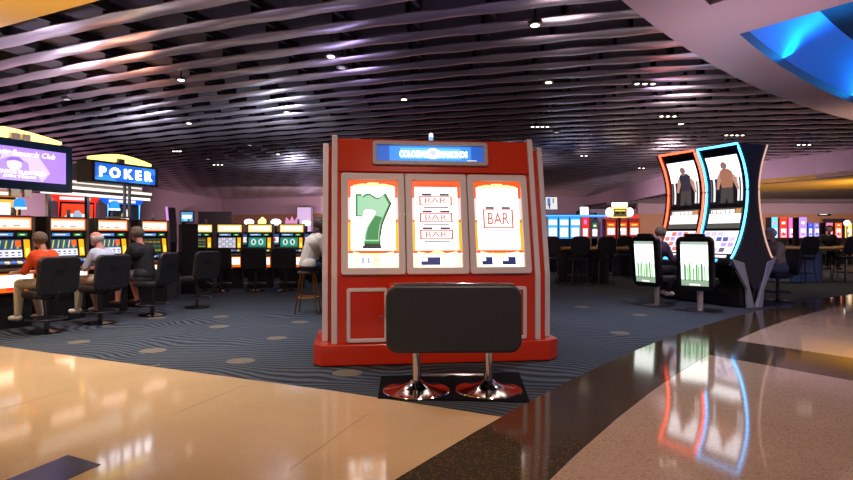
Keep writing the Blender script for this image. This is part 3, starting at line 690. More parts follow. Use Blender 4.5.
m.build('marker_lamps', CN)
for x in (.2, 1.0):
    m = MB(); m.box(x, x+.06, .6, .66, 0, 2.1, M_steel); m.build('post', CN)
# purple display
L = 2.2; e1 = Vector((-5.31, 9.0)); dv = Vector((.39, .92)).normalized(); p0 = e1-dv*L; rz = math.atan2(dv.y, dv.x)
PD = thing('overhead_display', 'large purple overhead display of a rewards club under yellow lit arches', 'display', (p0.x, p0.y, 0), rz)
m = MB(); m.box(0, L, 0, .16, 1.98, 2.67, M_blackm); m.build('housing', PD, bevel=.006)
hd = []
def V(c): return c
sx = lambda u: u
screen('display_screen', PD, T((.10, -.004, 2.10)), L-.21, .46, E_violet,
       [([(.0, .75), (.45, .62), (.78, .5), (.5, .3), (.0, .35)], E_lilac), ([(.5, .1), (.55, .9), (.8, .75), (.88, .3), (.82, 0)], E_lilac),
        ([(.52, .25), (.52, .55), (.58, .68), (.66, .68), (.72, .55), (.73, .25)], G(178, 150, 226, .9)), (circ(.625, .48, .052, .19), G(226, 214, 240, 1.0)), ([(.56, .55), (.6, .7), (.66, .7), (.69, .55), (.63, .6)], G(150, 110, 220, .9)),
        ([(.45, .0), (.5, .25), (.6, .3), (.66, .3), (.78, .22), (.82, .0)], G(186, 158, 230, .95))])
text('lettering', 'Player Rewards Club', .90, .10, T((1.47, -.014, 2.47)), G(250, 246, 255, 1.3), PD, .002, .0, .3)
text('lettering', 'REWARDS ELEVATED', .80, .05, T((1.38, -.014, 2.215)), G(255, 252, 255, 1.4), PD, .002, .02)
text('lettering', 'JOIN TODAY', .46, .045, T((1.42, -.014, 2.15)), G(255, 252, 255, 1.4), PD, .002, .02)
for a, b in ((.1, 1.18), (1.22, 2.06)):
    m = MB(); pts = []
    for i in range(9): x = a+(b-a)*i/8; pts.append((x, 2.70+.125*(1-abs((x-1.05)/1.12)**2)))
    m.prism([(a, 2.685)]+pts+[(b, 2.685)], .04, .12, G(255, 226, 120, 2.6), 'y'); m.build('lit_arch', PD)
m = MB(); m.box(1.30, 1.42, -.02, .08, 2.66, 2.75, M_cream); m.box(1.46, 1.56, -.02, .08, 2.66, 2.75, M_cream); m.build('lamp_bracket', PD)
m = MB(); m.box(1.30, 1.42, -.01, .05, 1.88, 1.98, M_cream); m.box(1.48, 1.58, -.01, .05, 1.88, 1.98, M_cream); m.build('sensor_box', PD)
for x in (.2, .95):
    m = MB(); m.box(x, x+.06, .08, .14, 0, 1.99, M_steel); m.build('post', PD)

# ------------------------------------------------------------------ casino stools (face +y, back at -y)
def stool_proto(label, loc, rz, group=None):
    t = thing('casino_stool', label, 'stool', loc, rz, group)
    m = MB(); m.prism(rrpts(-.27, .27, -.22, .24, .16, 6), .49, .585, M_vinyl, 'z'); m.build('seat', t, bevel=.03)
    XB = T((0, -.23, .52)) @ Matrix.Rotation(math.radians(8), 4, 'X')
    m = MB(XB); m.rr(-.29, .29, .02, .54, .09, -.035, .035, M_vinyl, 7); bk = m.build('backrest', t, bevel=.02)
    m = MB(XB); m.rr(-.075, .075, .32, .375, .026, -.04, -.034, M_black, 5); m.build('grip_slot', bk)
    m = MB(); m.tube([(0, -.05, .47), (0, -.2, .47), (0, -.27, .58)], .022, M_pole); m.box(-.14, .14, -.12, .12, .465, .49, M_pole); m.build('seat_bracket', t)
    m = MB(); m.lathe([(.034, .03), (.034, .47)], M_pole, 16); m.build('post', t, True)
    m = MB(); m.tube([(.25*math.cos(2*PI*k/28), .25*math.sin(2*PI*k/28), .19) for k in range(28)], .012, M_pole, 8, True); m.tube([(-.25, 0, .19), (.25, 0, .19)], .01, M_pole); m.tube([(0, -.25, .19), (0, .25, .19)], .01, M_pole); m.build('foot_ring', t, True)
    m = MB(); m.lathe([(.22, 0), (.22, .018), (.06, .04), (.04, .05)], M_blackm, 28); m.build('base', t, True)
    return t
SG = 'stools along the nearest row of slots'
RS = math.radians(58)
ST = stool_proto('black swivel stool that the person in the orange top sits on', (-5.28, 8.34, 0), math.radians(64), SG)
clone(ST, (-4.98, 9.16, 0), math.radians(66), 'black swivel stool that the person in the pale blue shirt sits on', SG)
clone(ST, (-4.60, 10.07, 0), math.radians(84), 'black swivel stool that the person in the black jacket sits on', SG)
clone(ST, (-4.27, 11.16, 0), math.radians(62), 'empty black swivel stool with its foot ring clear of the row', SG)
SG2 = 'stools at the second row of slots'
for x, y, a, lb in [(-5.55, 14.6, 15, 'dark stool at the first machine of the second row'), (-4.92, 14.35, 10, 'dark stool at the pale grid screen machine of the second row'),
                    (-4.12, 14.45, 8, 'dark stool at the third machine of the second row, beneath white tops'), (-3.42, 14.55, 5, 'dark stool in the second row closest to the cardigan wearer')]:
    clone(ST, (x, y, 0), math.radians(a), lb, SG2)

# ------------------------------------------------------------------ twin curved machine
TR = math.atan2(-.925, .38)
TM = thing('curved_slot_bank', 'pair of towering curved slot machines edged in red and blue neon', 'slot machine', (6.1, 11.15, 0), TR)
CP = [(.80, -.60), (.87, -.56), (1.03, -.42), (1.35, -.26), (1.68, -.16), (2.0, -.105), (2.34, -.10), (2.7, -.19), (3.04, -.36)]
def cy(z):
    for (a, ya), (b, yb) in zip(CP[:-1], CP[1:]):
        if z <= b: t = (z-a)/(b-a); t = max(0, min(1, t)); return ya+(yb-ya)*t
    return CP[-1][1]
def ycs(z): return (cy(z-.12)+cy(z+.12)+cy(z)*2)/4 if 1.0 < z < 2.9 else cy(z)
ZZ = [.80+(3.04-.80)*i/36 for i in range(37)]
fr_ = [(ycs(z), z) for z in ZZ]
m = MB(); m.prism(fr_+[(0, 3.05)]+[(0, .80)], -2.05, -.03, M_blackm); m.build('front_cabinet', TM)
m = MB(); m.prism([(-y*.85, z) for y, z in fr_]+[(0.002, 3.05), (0.002, .80)], -2.05, -.03, M_blackm); m.build('rear_cabinet', TM)
for x in (-2.09, -.03):
    m = MB(); m.prism([(ycs(z)-.02, z) for z in ZZ]+[(-ycs(z)*.85+.02, z) for z in ZZ[::-1]]+[(.16, .5), (.0, .3), (-.16, .5)], x, x+.045, M_dgrey); m.build('side_panel', TM)
    for s in (-1, 1):
        m = MB(); m.prism([(s*.62 if s < 0 else .54, .92), (s*.30, .84), (s*.03, .0), (s*.18, .0), (s*.22, .35)], x-.008, x+.06, M_silver); m.build('leg', TM, bevel=.006)
m = MB(); m.box(-2.04, -.05, -.34, .34, .02, .62, M_blackm); m.box(-2.02, -.06, -.50, .42, .60, .86, M_blackm); m.build('pedestal', TM, bevel=.01)
NR = G(255, 72, 44, 5.5); NB = G(70, 180, 255, 5.5)
def surf(x0, x1, z0, z1, off, m, mb, n=8):
    vs = []; fs = []
    for i in range(n+1):
        z = z0+(z1-z0)*i/n; y = ycs(z)-off; vs += [(x0, y, z), (x1, y, z)]
        if i: a = 2*(i-1); fs.append((a, a+1, a+3, a+2))
    mb.add(vs, fs, m)
for q, (a, b, neon) in enumerate(((-2.03, -1.045, NR), (-1.015, -.03, NB))):
    path = [(a+.025, ycs(z)-.02, z) for z in ZZ[2:]]+[(b-.025, ycs(z)-.02, z) for z in ZZ[2:][::-1]]
    m = MB(); m.tube(path, .02, neon, 8); m.build('neon_tube', TM)
    m = MB(); surf(a+.11, b-.11, 1.95, 2.88, .006, E_dark, m, 12)
    surf(a+.13, b-.13, 2.45, 2.86, .010, G(250, 250, 255, 1.9), m, 6)
    m2 = m
    def fig(pts, mm, off):
        vs = [(a+.11+p*(b-a-.22), ycs(1.95+s_*.93)-off, 1.95+s_*.93) for p, s_ in pts]
        cxp = sum(v[0] for v in vs)/len(vs); zc_ = sum(v[2] for v in vs)/len(vs)
        m2.add(vs+[(cxp, ycs(zc_)-off, zc_)], [(i, (i+1) % len(vs), len(vs)) for i in range(len(vs))], mm)
    # plain standing figure against a bright window with pale bars at its sides
    for p0_, p1_ in ((.02, .06), (.10, .16), (.82, .88), (.92, .97)): surf(a+.11+p0_*(b-a-.22), a+.11+p1_*(b-a-.22), 2.0, 2.5, .008, E_soft if p0_ > .05 else E_grey, m, 4)
    tc_ = G(64, 60, 76, .6) if q == 0 else G(176, 118, 92, .8)
    fig([(.34, .66), (.42, .72), (.62, .72), (.72, .66), (.73, .5), (.68, .33), (.37, .33), (.33, .5)], tc_, .013)
    fig([(.34, .64), (.26, .58), (.20, .32), (.27, .30), (.36, .5)], G(196, 150, 130, .8), .014)
    fig([(.70, .64), (.80, .56), (.88, .3), (.82, .28), (.70, .5)], G(196, 150, 130, .8), .014)
    fig([(.45, .68), (.46, .74), (.56, .74), (.57, .68)], G(150, 116, 104, .8), .0145); fig(circ(.51, .79, .095, .075, 14), G(150, 116, 104, .8), .015)
    fig([(.34, .34), (.70, .34), (.72, .02), (.56, .02), (.52, .18), (.48, .02), (.33, .02)], G(86, 80, 76, .6), .015)
    m.build('upper_screen', TM)
    m = MB(); surf(a+.11, b-.11, 1.48, 1.87, .006, G(96, 92, 84, .7), m, 6); surf(a+.13, b-.13, 1.58, 1.76, .010, G(250, 250, 250, 2.0), m, 4); surf(a+.16, b-.28, 1.77, 1.84, .010, E_soft, m, 2); surf(b-.26, b-.14, 1.77, 1.85, .010, G(210, 150, 80, .9), m, 2)
    for k in range(5): surf(a+.19+k*.10, a+.205+k*.10, 1.77, 1.83, .012, E_grey, m, 1)
    m.build('feature_screen', TM)
    m = MB(); surf(a+.10, b-.10, 1.0, 1.43, .006, G(240, 236, 240, 1.2), m, 6)
    rnd = random.Random(5+q)
    for ix in range(5):
        for iz in range(4):
            xx = a+.13+ix*.15; zz = 1.03+iz*.10
            surf(xx, xx+.12, zz, zz+.08, .009, rnd.choice([E_lilac, E_soft, E_soft, E_grey, G(200, 196, 220, 1.0), G(90, 100, 170, .8) if q else G(220, 120, 110, 1), G(186, 160, 226, 1.0)]), m, 1)
    m.build('reel_screen', TM)
    m = MB(); surf(a+.16, b-.16, .93, .975, .02, E_soft, m, 1); surf(a+.3, b-.3, .85, .90, .02, E_lblue, m, 1); m.box(a+.14, b-.14, -.70, -.5, .80, .84, M_blackm); m.build('button_deck', TM)
    m = MB(); m.tube([(a+.05 if 1 else 0, ycs(3.03)*.9, 3.055), (a+.45, ycs(3.03)*.9, 3.06)], .012, (E_red, E_red)[q], 6); m.build('top_light', TM)
for x in (.02, -2.10):
    m = MB(); m.tube([(x, -ycs(z)*.85-.0, z) for z in ZZ[2:]], .016, G(255, 200, 175, .7), 8); m.build('rear_edge_light', TM)
# stools with lit backs
def lit_stool(label, loc, rz, hs=1.0):
    t = thing('lit_back_stool', label, 'stool', loc, rz, 'gaming stools with glowing backs at the curved machines')
    m = MB(); m.lathe([(.05, .0), (.05, .5)], mat('pale_post', rgb(205, 200, 205), .35, .3), 20); m.build('post', t, True)
    m = MB(); m.prism([(-.2, -.2), (.2, -.2), (.2, .3), (-.2, .3)], .006, .014, M_steel, 'z'); m.build('base_plate', t)
    m = MB(); m.prism(rrpts(-.27, .27, -.2, .3, .12), .47, .58, M_vinyl, 'z'); m.build('seat', t, bevel=.03)
    X = T((0, -.24, .38)) @ Matrix.Rotation(math.radians(5), 4, 'X')
    m = MB(X); m.rr(-.31, .31, 0, .95, .11, -.05, .06, M_blackm, 7); m.rr(-.17, .17, .93, 1.0, .03, -.04, .05, M_blackm, 5); bk = m.build('backrest', t, bevel=.02)
    its = [(.0, .45, 1, .93, G(250, 255, 250, 2.2)), (.02, .94, .98, 1, G(170, 190, 180, .9)), (.3, .01, .7, .05, E_soft), (0, .14, 1, .46, G(214, 240, 214, 1.5))]
    for k, (p, ht) in enumerate([(.12, .5), (.24, .42), (.3, .52), (.45, .4), (.55, .5), (.63, .44), (.74, .52), (.86, .46)]): its.append((p, .12, p+(.035 if k % 2 else .06), ht, G(70, 170, 60, 1.0) if k % 3 else G(40, 120, 50, .8)))
    screen('lit_panel', bk, X @ T((-.225, -.054, .09)), .45, .77, G(150, 175, 150, .9), its)
    return t
lit_stool('empty stool with a bright green-white lit back nearest the blue-edged machine', (4.86, 10.66, 0), math.radians(-40))
lit_stool('stool with tilted green-white lit back that a dark-clothed player sits on', (4.40, 11.45, 0), math.radians(-62))

# ------------------------------------------------------------------ gaming tables and bar-height chairs
def gtable(label, loc, rz, r=1.15, front=M_black):
    t = thing('gaming_table', label, 'table', loc, rz, 'gaming tables on the carpet')
    half = [(r*math.cos(PI+PI*k/20), r*.85*math.sin(PI+PI*k/20)) for k in range(21)]
    m = MB(); m.prism(half, .93, .98, M_felt, 'z'); m.build('tabletop', t)
    ro = [(1.03*x, 1.03*y, .0) for x, y in half]; m = MB(); m.tube([(x, y, .97) for x, y, z in ro], .055, M_wood, 8); m.build('arm_rail', t, True)
    m = MB(); m.prism([(x*.6, y*.6-.1) for x, y in half], 0, .93, front, 'z'); m.build('pedestal', t)
    m = MB(); m.box(-.35, .35, -.25, -.08, .98, 1.03, M_steel); m.build('chip_tray', t)
    return t
gtable('gaming table with tan rail seen past the red machine behind three chairs', (4.55, 17.6, 0), 0, 1.25)
gtable('gaming table with tan rail beyond the empty chairs, under the gold sign', (6.9, 20.2, 0), 0, 1.1)
gtable('gaming table with pale panelled front behind the twin curved machines', (10.9, 18.0, 0), 0, 1.3, mat('pale_panel', rgb(176, 182, 200), .5))
gtable('gaming table with tan rail at the edge of view beyond dark chairs', (14.3, 19.0, 0), 0, 1.2)
def bar_chair(label, loc, rz, group):
    t = thing('table_chair', label, 'chair', loc, rz, group)
    m = MB(); m.prism(rrpts(-.23, .23, -.21, .21, .08), .66, .74, M_vinyl, 'z'); m.build('seat', t, bevel=.02)
    m = MB(T((0, -.22, .8)) @ Matrix.Rotation(math.radians(8), 4, 'X')); m.rr(-.26, .26, 0, .52, .16, -.03, .03, M_vinyl, 7); m.build('backrest', t, bevel=.015)
    for sx in (-1, 1):
        m = MB(); m.tube([(sx*.19, -.18, .66), (sx*.2, -.23, .85)], .014, M_pole, 8); m.build('back_strut', t)
        for sy in (-1, 1):
            m = MB(); m.tube([(sx*.17, sy*.16, .66), (sx*.23, sy*.22, .0)], .014, M_pole, 8); m.build('leg', t)
    m = MB(); m.tube([(-.21, -.2, .28), (.21, -.2, .28), (.21, .2, .28), (-.21, .2, .28)], .010, M_pole, 6, True); m.build('foot_rest', t)
    return t
CG = 'dark chairs at the gaming tables'
BC = bar_chair('dark gaming-table chair closest to the red machine, partly behind it', (3.35, 16.4, 0), 0, CG)
for x, y, a, l_ in [(4.05, 16.1, 3, 'dark gaming-table chair in the middle of the three by the red machine'), (4.78, 16.3, 10, 'dark gaming-table chair with splayed legs, third from the red machine'),
                    (6.2, 19.0, 0, 'dark chair at the second gaming table, behind the three near ones'), (10.55, 16.8, 5, 'dark chair in front of the pale panelled gaming table'),
                    (12.0, 17.2, 10, 'dark chair at the corner of the pale panelled gaming table'), (9.4, 16.9, -5, 'dark chair at the pale table just beyond the curved machines'),
                    (13.3, 17.8, 5, 'dark chair at the gaming table by the frame edge')]:
    clone(BC, (x, y, 0), math.radians(a), l_, CG)

# ------------------------------------------------------------------ distant banks
def bank(name, label, px0, px1, Y, base_z, colr, items, top=None, rz=0, z1=2.0, group='distant colourful slot machines'):
    x = ((px0+px1)/2-CX)/F*Y; w = (px1-px0)/F*Y-.03
    t = thing(name, label, 'slot machine', (x, Y, 0), rz, group)
    m = MB(); m.prism([(0, 0), (0, .75), (-.15, .85), (0, .95), (.05, z1), (.5, z1), (.5, 0)], -w/2, w/2, M_blackm); m.box(-w/2, w/2, -.01, .02, 1.22, z1, colr); m.build('cabinet', t)
    for k, (a, b, mm, it) in enumerate(items): screen('game_screen' if k == 0 else 'upper_screen', t, T((-w/2+.04, -.013, a)), w-.08, b-a, mm, it)
    if top:
        m = MB(); m.prism(top[0], .0, .12, top[1], 'y'); m.build('top_sign', t)
    return t
IT = [(.1, .1, .9, .45, E_soft), (.15, .55, .85, .9, E_white), (.3, .2, .5, .4, E_lilac), (.6, .6, .75, .8, E_gold)]
for k, nm in enumerate(('first', 'second', 'third')):
    bank('slot_machine', 'distant slot machine with white screens in blue surround, %s from the red machine' % nm, 547.5+k*11.2, 558.2+k*11.2, 22, 1, G(60, 170, 240, 1.1), [(1.28, 1.62, E_soft, IT), (1.72, 1.9, E_white, [(.2, .3, .8, .6, E_lilac)])])
m = MB(); m.box(4.35, 7.0, 22.54, 22.8, 2.02, 2.12, E_blue); m.box(4.35, 7.0, 22.52, 22.54, 2.05, 2.09, E_lblue); cb = thing('lit_canopy', 'long blue glowing canopy strip above the distant blue-surround slots', 'canopy', (0, 0, 0)); m.build('light_strip', cb)
for x in (4.4, 6.9):
    m = MB(); m.box(x, x+.08, 22.6, 22.68, 0, 2.02, M_black); m.build('post', cb)
bank('slot_machine', 'distant narrow red slot tower beside the blue canopy', 581.5, 589, 23, 1, E_red, [(1.3, 1.6, E_soft, IT), (1.7, 2.0, E_red, [(.2, .2, .8, .8, E_pink)])], z1=2.05)
bank('slot_machine', 'distant dim slot with small green and white screen', 591, 599, 24.7, 1, G(70, 60, 100, .6), [(1.3, 1.6, E_soft, IT), (1.65, 1.85, E_green, [(.2, .2, .7, .6, E_soft)])])
bank('slot_machine', 'distant slot with violet edges beside the two red-topped slots', 600.5, 605, 23.4, 1, G(110, 80, 200, .9), [(1.3, 1.7, E_navy, [(.2, .2, .8, .8, E_violet)])], z1=1.85)
for a, b, l_ in [(605.5, 616.5, 'distant red-topped slot under the near edge of the gold jackpot sign'), (617, 628, 'distant red-topped slot directly under the gold jackpot sign'), (628.5, 640, 'distant red-topped slot just beyond the gold jackpot sign')]:
    bank('slot_machine', l_, a, b, 22, 1, G(150, 36, 34, .8), [(1.35, 1.62, G(226, 200, 190, 1.0), IT), (1.66, 1.8, E_orange, [(.2, .3, .8, .6, E_gold)])], ([(-.18, 1.98), (-.12, 2.12), (0, 2.0), (.1, 2.12), (.16, 1.98)], E_red), z1=1.95)
JS = thing('jackpot_sign', 'gold jackpot sign with rounded white bulbs above the distant red slots', 'sign', ((620-CX)/F*21.6, 21.6, 0))
m = MB(); m.rr(-.34, .34, 1.98, 2.34, .1, 0, .15, G(255, 226, 120, 1.3), 5); [m.prism(circ(s*.36, 2.17, .13, .17, 14), -.01, .12, G(255, 250, 230, 1.8), 'y') for s in (-1, 1)]; m.build('sign_body', JS)
screen('sign_glass', JS, T((-.24, -.012, 2.01)), .48, .28, G(120, 110, 60, .6), [(.15, .35, .45, .6, G(30, 30, 20, .4)), (.6, .35, .85, .6, G(30, 30, 20, .4)), (.1, .7, .9, .85, E_gold)])
m = MB(); m.box(-.27, .27, -.01, .1, 2.36, 2.52, G(255, 252, 240, 2.0)); m.build('upper_glass', JS)
m = MB(); m.box(-.04, .04, .05, .1, 0, 2.0, M_black); m.build('post', JS)
rb = random.Random(11)
for k, (a, b, c, l_) in enumerate([(771.5, 778, G(80, 190, 250, 1.2), 'distant slot with light blue top beyond the curved machines'), (779.5, 787.5, E_red, 'distant slot with magenta top next to the light blue one'), (788.5, 798, E_pink, 'distant slot with pink-red top, between magenta and purple ones'),
                              (799, 807, E_violet, 'distant slot with purple top'), (808, 813, E_blue, 'distant slim blue slot beside the purple-topped one'), (813.5, 820, G(150, 130, 236, 1.0), 'distant slot with periwinkle screen below the wall television'),
                              (826, 833, G(220, 120, 170, .9), 'distant slot with rosy top below the dark wall panel'), (835, 842, E_orange, 'distant slot with orange glow near the white ball lamp'), (845, 852, E_gold, 'distant slot with gold glow under the white ball lamp')]):
    bank('slot_machine', l_, a, b, 27+.4*(k % 3), 1, c, [(1.25, 1.65, (E_soft, E_lilac)[k % 2], [(.1, .2, .9, .45, c), (.2, .55, .8, .9, E_white), (.35, .3, .55, .7, (E_violet, E_red, E_blue)[k % 3])]), (1.75, 2.05 if k < 4 else 1.85, c, [(.15, .3, .8, .7, E_soft if k % 2 else E_pink)])], z1=2.15 if k < 4 else 1.9)
x, Y = (847-CX)/F*25, 25
t = thing('ball_lamp', 'white glowing ball lamp on a post near the frame edge', 'lamp', (x, Y, 0)); m = MB(); m.ball((0, 0, 1.85), .12, E_white, 16); m.build('globe', t, True); m = MB(); m.lathe([(.025, 0), (.025, 1.74)], M_black, 10); m.build('post', t)
m = MB(); m.box((826-CX)/F*38, (849-CX)/F*38, 38.1, 38.25, 1.9, 2.38, mat('dark_panel', rgb(30, 22, 26), .8)); tag(m.build('wall_panel'), 'long dark panel on the far tan wall above the rosy and orange slots', 'panel')

# ------------------------------------------------------------------ ceiling lights
def downlight(px, py, label, lit=True):
    x, y = FP(px, py, 2.93)
    t = thing('recessed_downlight', label, 'ceiling light', (x, y, 0), 0, 'round downlights among the metal slats')
    m = MB(); m.lathe([(.085, 4.268), (.10, 4.272), (.10, 4.30), (.02, 4.305), (.02, H0+.36)], M_steel, 20); m.build('trim_ring', t, True)
    m = MB(); m.lathe([(.06, 4.262), (.06, 4.27)], E_lamp if lit else G(190, 184, 190, .8), 16); m.build('lens', t)
for px, py, ok, l_ in [(331, 56, 1, 'bright round downlight above the giant machine, nearest the camera'), (342, 67.5, 0, 'dim round downlight just beyond the bright one above the giant machine'), (181, 79.5, 1, 'round downlight in the slats above the row of seated players'),
                       (67, 99, 0, 'dim round downlight above the purple display'), (404, 99, 1, 'round downlight in the slats directly above the giant machine sign'), (287, 112, 1, 'small round downlight between the POKER sign and giant machine'), (189, 123, 1, 'small round downlight above and beyond the POKER sign'),
                       (278, 154, 1, 'tiny downlight low over the second row of slots'), (535, 24.5, 1, 'round downlight high above the right shoulder of the giant machine'), (548.5, 82, 1, 'round downlight between the giant machine and the ring soffit'),
                       (556.5, 132, 0, 'dim downlight just beyond the four-lamp fitting near the giant machine'), (681, 123.5, 1, 'downlight above the red-edged curved machine'), (250, 145, 0, 'faint downlight over the second slot row aisle'), (208, 159, 0, 'faint downlight beyond the POKER sign over the aisle')]:
    downlight(px, py, l_, ok)
def cluster(px, py, n, sp, label):
    x, y = FP(px, py, 2.93); t = thing('lamp_cluster', label, 'ceiling light', (x, y, 0), 0, 'strips of small spot lamps in the slats')
    s = sp/F*y; m = MB(); m.box(-s*(n-1)/2-.08, s*(n-1)/2+.08, -.07, .07, 4.272, 4.29, M_black); m.build('housing', t)
    for k in range(n):
        c = -s*(n-1)/2+k*s; m = MB(); m.lathe([(.035, 4.262), (.045, 4.275)], E_lamp, 12, c, 0); m.build('lens', t)
for a in [(540, 126.5, 4, 5, 'four small ceiling lamps in line beside the giant machine'), (645, 83.5, 3, 8, 'three small ceiling lamps nearest the ring soffit'), (668, 116, 3, 6.5, 'three small ceiling lamps before the curved machines'),
          (734.5, 135, 4, 5.4, 'four small ceiling lamps above the blue-edged curved machine'), (804, 144.5, 3, 5.4, 'three small ceiling lamps by the mauve fascia'), (584, 155.5, 2, 4.5, 'pair of small ceiling lamps far beyond the giant machine'), (641.5, 168, 2, 4, 'pair of small ceiling lamps low beside the top of the red-edged machine'),
          (177, 151, 3, 3.2, 'three small ceiling lamps beyond the POKER sign'), (218, 164.5, 3, 4, 'three small ceiling lamps over the far end of the aisle')]:
    cluster(*a)

# ------------------------------------------------------------------ people
def region_child(me, name, parent, keep, off, m, smooth=True):
    vmap = {}; vs = []; fs = []
    for p in me.polygons:
        if all(keep(i) for i in p.vertices):
            f_ = []
            for i in p.vertices:
                if i not in vmap:
                    v = me.vertices[i]; vmap[i] = len(vs); vs.append(tuple(v.co+v.normal*off))
                f_.append(vmap[i])
            fs.append(f_)
    if not fs: return None
    nm = bpy.data.meshes.new(name); nm.from_pydata(vs, [], fs); nm.materials.append(m); nm.polygons.foreach_set('use_smooth', [True]*len(fs)); nm.update()
    o = bpy.data.objects.new(name, nm); COL.objects.link(o); o.parent = parent
    sd_ = o.modifiers.new('solid', 'SOLIDIFY'); sd_.thickness = .006; sd_.offset = -1
    return o
def person(label, loc, rz, seat_, skin, hair, top, legs, shoe, lean=.12, shorts=False, bald=False, longsleeve=False, foot=.17, hand=(.5, .92), headturn=0, scale=1.0, longhair=False, group=None, jacket=None, knee_in=.43):
    S_ = seat_/scale+.09
    sh = Vector((0, lean, S_+.46)); ck = Vector((0, lean*1.15, S_+.56)); hc = ck+Vector((0, .05+lean*.15, .135))
    B = {}
    B['torso'] = [((0, 0, S_+.01), (0, lean*.35, S_+.20), .145, .14), ((0, lean*.35, S_+.2), (0, lean*.8, S_+.36), .14, .15), ((-.08, 0, S_), (.08, 0, S_), .125, .125), ((-.10, lean*.85, S_+.38), (.10, lean*.85, S_+.38), .13, .13),
                  ((-.15, lean, S_+.455), (.15, lean, S_+.455), .075, .075)]
    B['neck'] = [(tuple(sh), tuple(ck+Vector((0, .02, .04))), .065, .055)]
    t_ = headturn; R = Matrix.Rotation(t_, 3, 'Z')
    H = lambda x, y, z: tuple(hc+R @ Vector((x, y, z)))
    B['head'] = [(H(0, -.015, .025), H(0, .01, .03), .092, .09), (H(0, .03, -.04), H(0, .045, -.075), .066, .045), (H(0, .088, .0), H(0, .108, -.018), .012, .016), (H(-.085, -.01, -.015), H(-.09, -.018, .015), .016, .02), (H(.085, -.01, -.015), H(.09, -.018, .015), .016, .02),
                 (H(-.02, .082, -.05), H(.02, .082, -.05), .012, .012), (H(-.035, .078, .035), H(.035, .078, .035), .014, .014)]
    hd_, hz = hand
    for s, nm in ((-1, 'l'), (1, 'r')):
        shd = Vector((s*.185, lean, S_+.44)); el = Vector((s*.25, lean+.10, S_+.20)); wr = Vector((s*.17, hd_, hz)); v = (wr-el)
        if v.length > .29: wr = el+v.normalized()*.29
        B['uarm'+nm] = [(tuple(shd), tuple(el), .062, .045)]
        B['farm'+nm] = [(tuple(el), tuple(wr), .044, .029)]
        dr = (wr-el).normalized(); sd2 = dr.cross(Vector((0, 0, 1))).normalized(); dn = dr.cross(sd2).normalized()
        if dn.z > 0: dn = -dn
        pal = wr+dr*.085
        hb = [(tuple(wr), tuple(pal), .028, .030), (tuple(wr+dr*.04-sd2*.018), tuple(pal-sd2*.022), .022, .018), (tuple(wr+dr*.04+sd2*.018), tuple(pal+sd2*.022), .022, .018)]
        for k, (o_, ln) in enumerate(((-.033, .058), (-.011, .072), (.011, .076), (.033, .066))):
            a_ = pal+sd2*o_; b_ = a_+dr*ln*.5+sd2*o_*.15; c_ = b_+dr*ln*.4+dn*ln*.35
            hb += [(tuple(a_), tuple(b_), .0095, .009), (tuple(b_), tuple(c_), .009, .0075)]
        th = wr+dr*.025-sd2*s*.02; hb += [(tuple(th), tuple(th-sd2*s*.035+dr*.03+dn*.01), .012, .011), (tuple(th-sd2*s*.035+dr*.03+dn*.01), tuple(th-sd2*s*.04+dr*.062+dn*.02), .011, .009)]
        B['hand'+nm] = hb
        kn = Vector((s*.13, knee_in, S_+.0)); an = Vector((s*.12, knee_in+.04, foot+.08)); hp = Vector((s*.095, .0, S_-.01))
        if s > 0: an = an+Vector((0, -.18, 0.0))
        B['thigh'+nm] = [(tuple(hp), tuple(kn), .092, .064)]
        B['calf'+nm] = [(tuple(kn), tuple(kn.lerp(an, .35)), .062, .058), (tuple(kn.lerp(an, .35)), tuple(an), .058, .038)]
        B['foot'+nm] = [(tuple(an+Vector((0, -.02, -.035))), tuple(an+Vector((0, .14, -.05))), .042, .032)]
    mb = MB(); segs = []
    for nm, L_ in B.items():
        for a_, b_, ra, rb_ in L_:
            a_, b_ = Vector(a_), Vector(b_); n_ = 5; ln = max((b_-a_).length, 1e-4); tt = (b_-a_)/ln
            pts = []; rs = []
            for q in range(5): w_ = PI/2*(1-q/4); pts.append(a_-tt*ra*math.sin(w_)); rs.append(max(ra*math.cos(w_), ra*.06))
            for q in range(5): w_ = PI/2*(q/4); pts.append(b_+tt*rb_*math.sin(w_)); rs.append(max(rb_*math.cos(w_), rb_*.06))
            mb.tube(pts, rs, skin, 12); segs.append((nm, a_, b_, ra, rb_))
    tmp = mb.build('person_tmp'); rm = tmp.modifiers.new('r', 'REMESH'); rm.mode = 'VOXEL'; rm.voxel_size = .010
    sm = tmp.modifiers.new('s', 'SMOOTH'); sm.factor = .5; sm.iterations = 4
    dg = bpy.context.evaluated_depsgraph_get(); me = bpy.data.meshes.new_from_object(tmp.evaluated_get(dg)); bpy.data.objects.remove(tmp)
    me.materials.clear(); me.materials.append(skin); me.polygons.foreach_set('use_smooth', [True]*len(me.polygons))
    body = bpy.data.objects.new('body', me); COL.objects.link(body)
    P = thing('person', label, 'person', loc, rz, group); P.scale = (scale,)*3; body.parent = P
    reg = []
    for v in me.vertices:
        best = 9; bn = None; c = v.co
        for nm, a_, b_, ra, rb_ in segs:
            ab = b_-a_; l2 = ab.length_squared or 1e-6; t = max(0, min(1, (c-a_).dot(ab)/l2)); dd = (c-a_-ab*t).length-(ra+(rb_-ra)*t)
            if dd < best: best = dd; bn = nm
        reg.append(bn)
    torso = {'torso', 'uarml', 'uarmr'} | ({'farml', 'farmr'} if longsleeve else set())
    hipz = S_+.10
    co = [v.co.copy() for v in me.vertices]
    region_child(me, 'shirt', P, lambda i: reg[i] in torso and (co[i].z > hipz-.06 or reg[i] != 'torso') or (reg[i] == 'torso' and co[i].z > hipz-.06), .012, top)
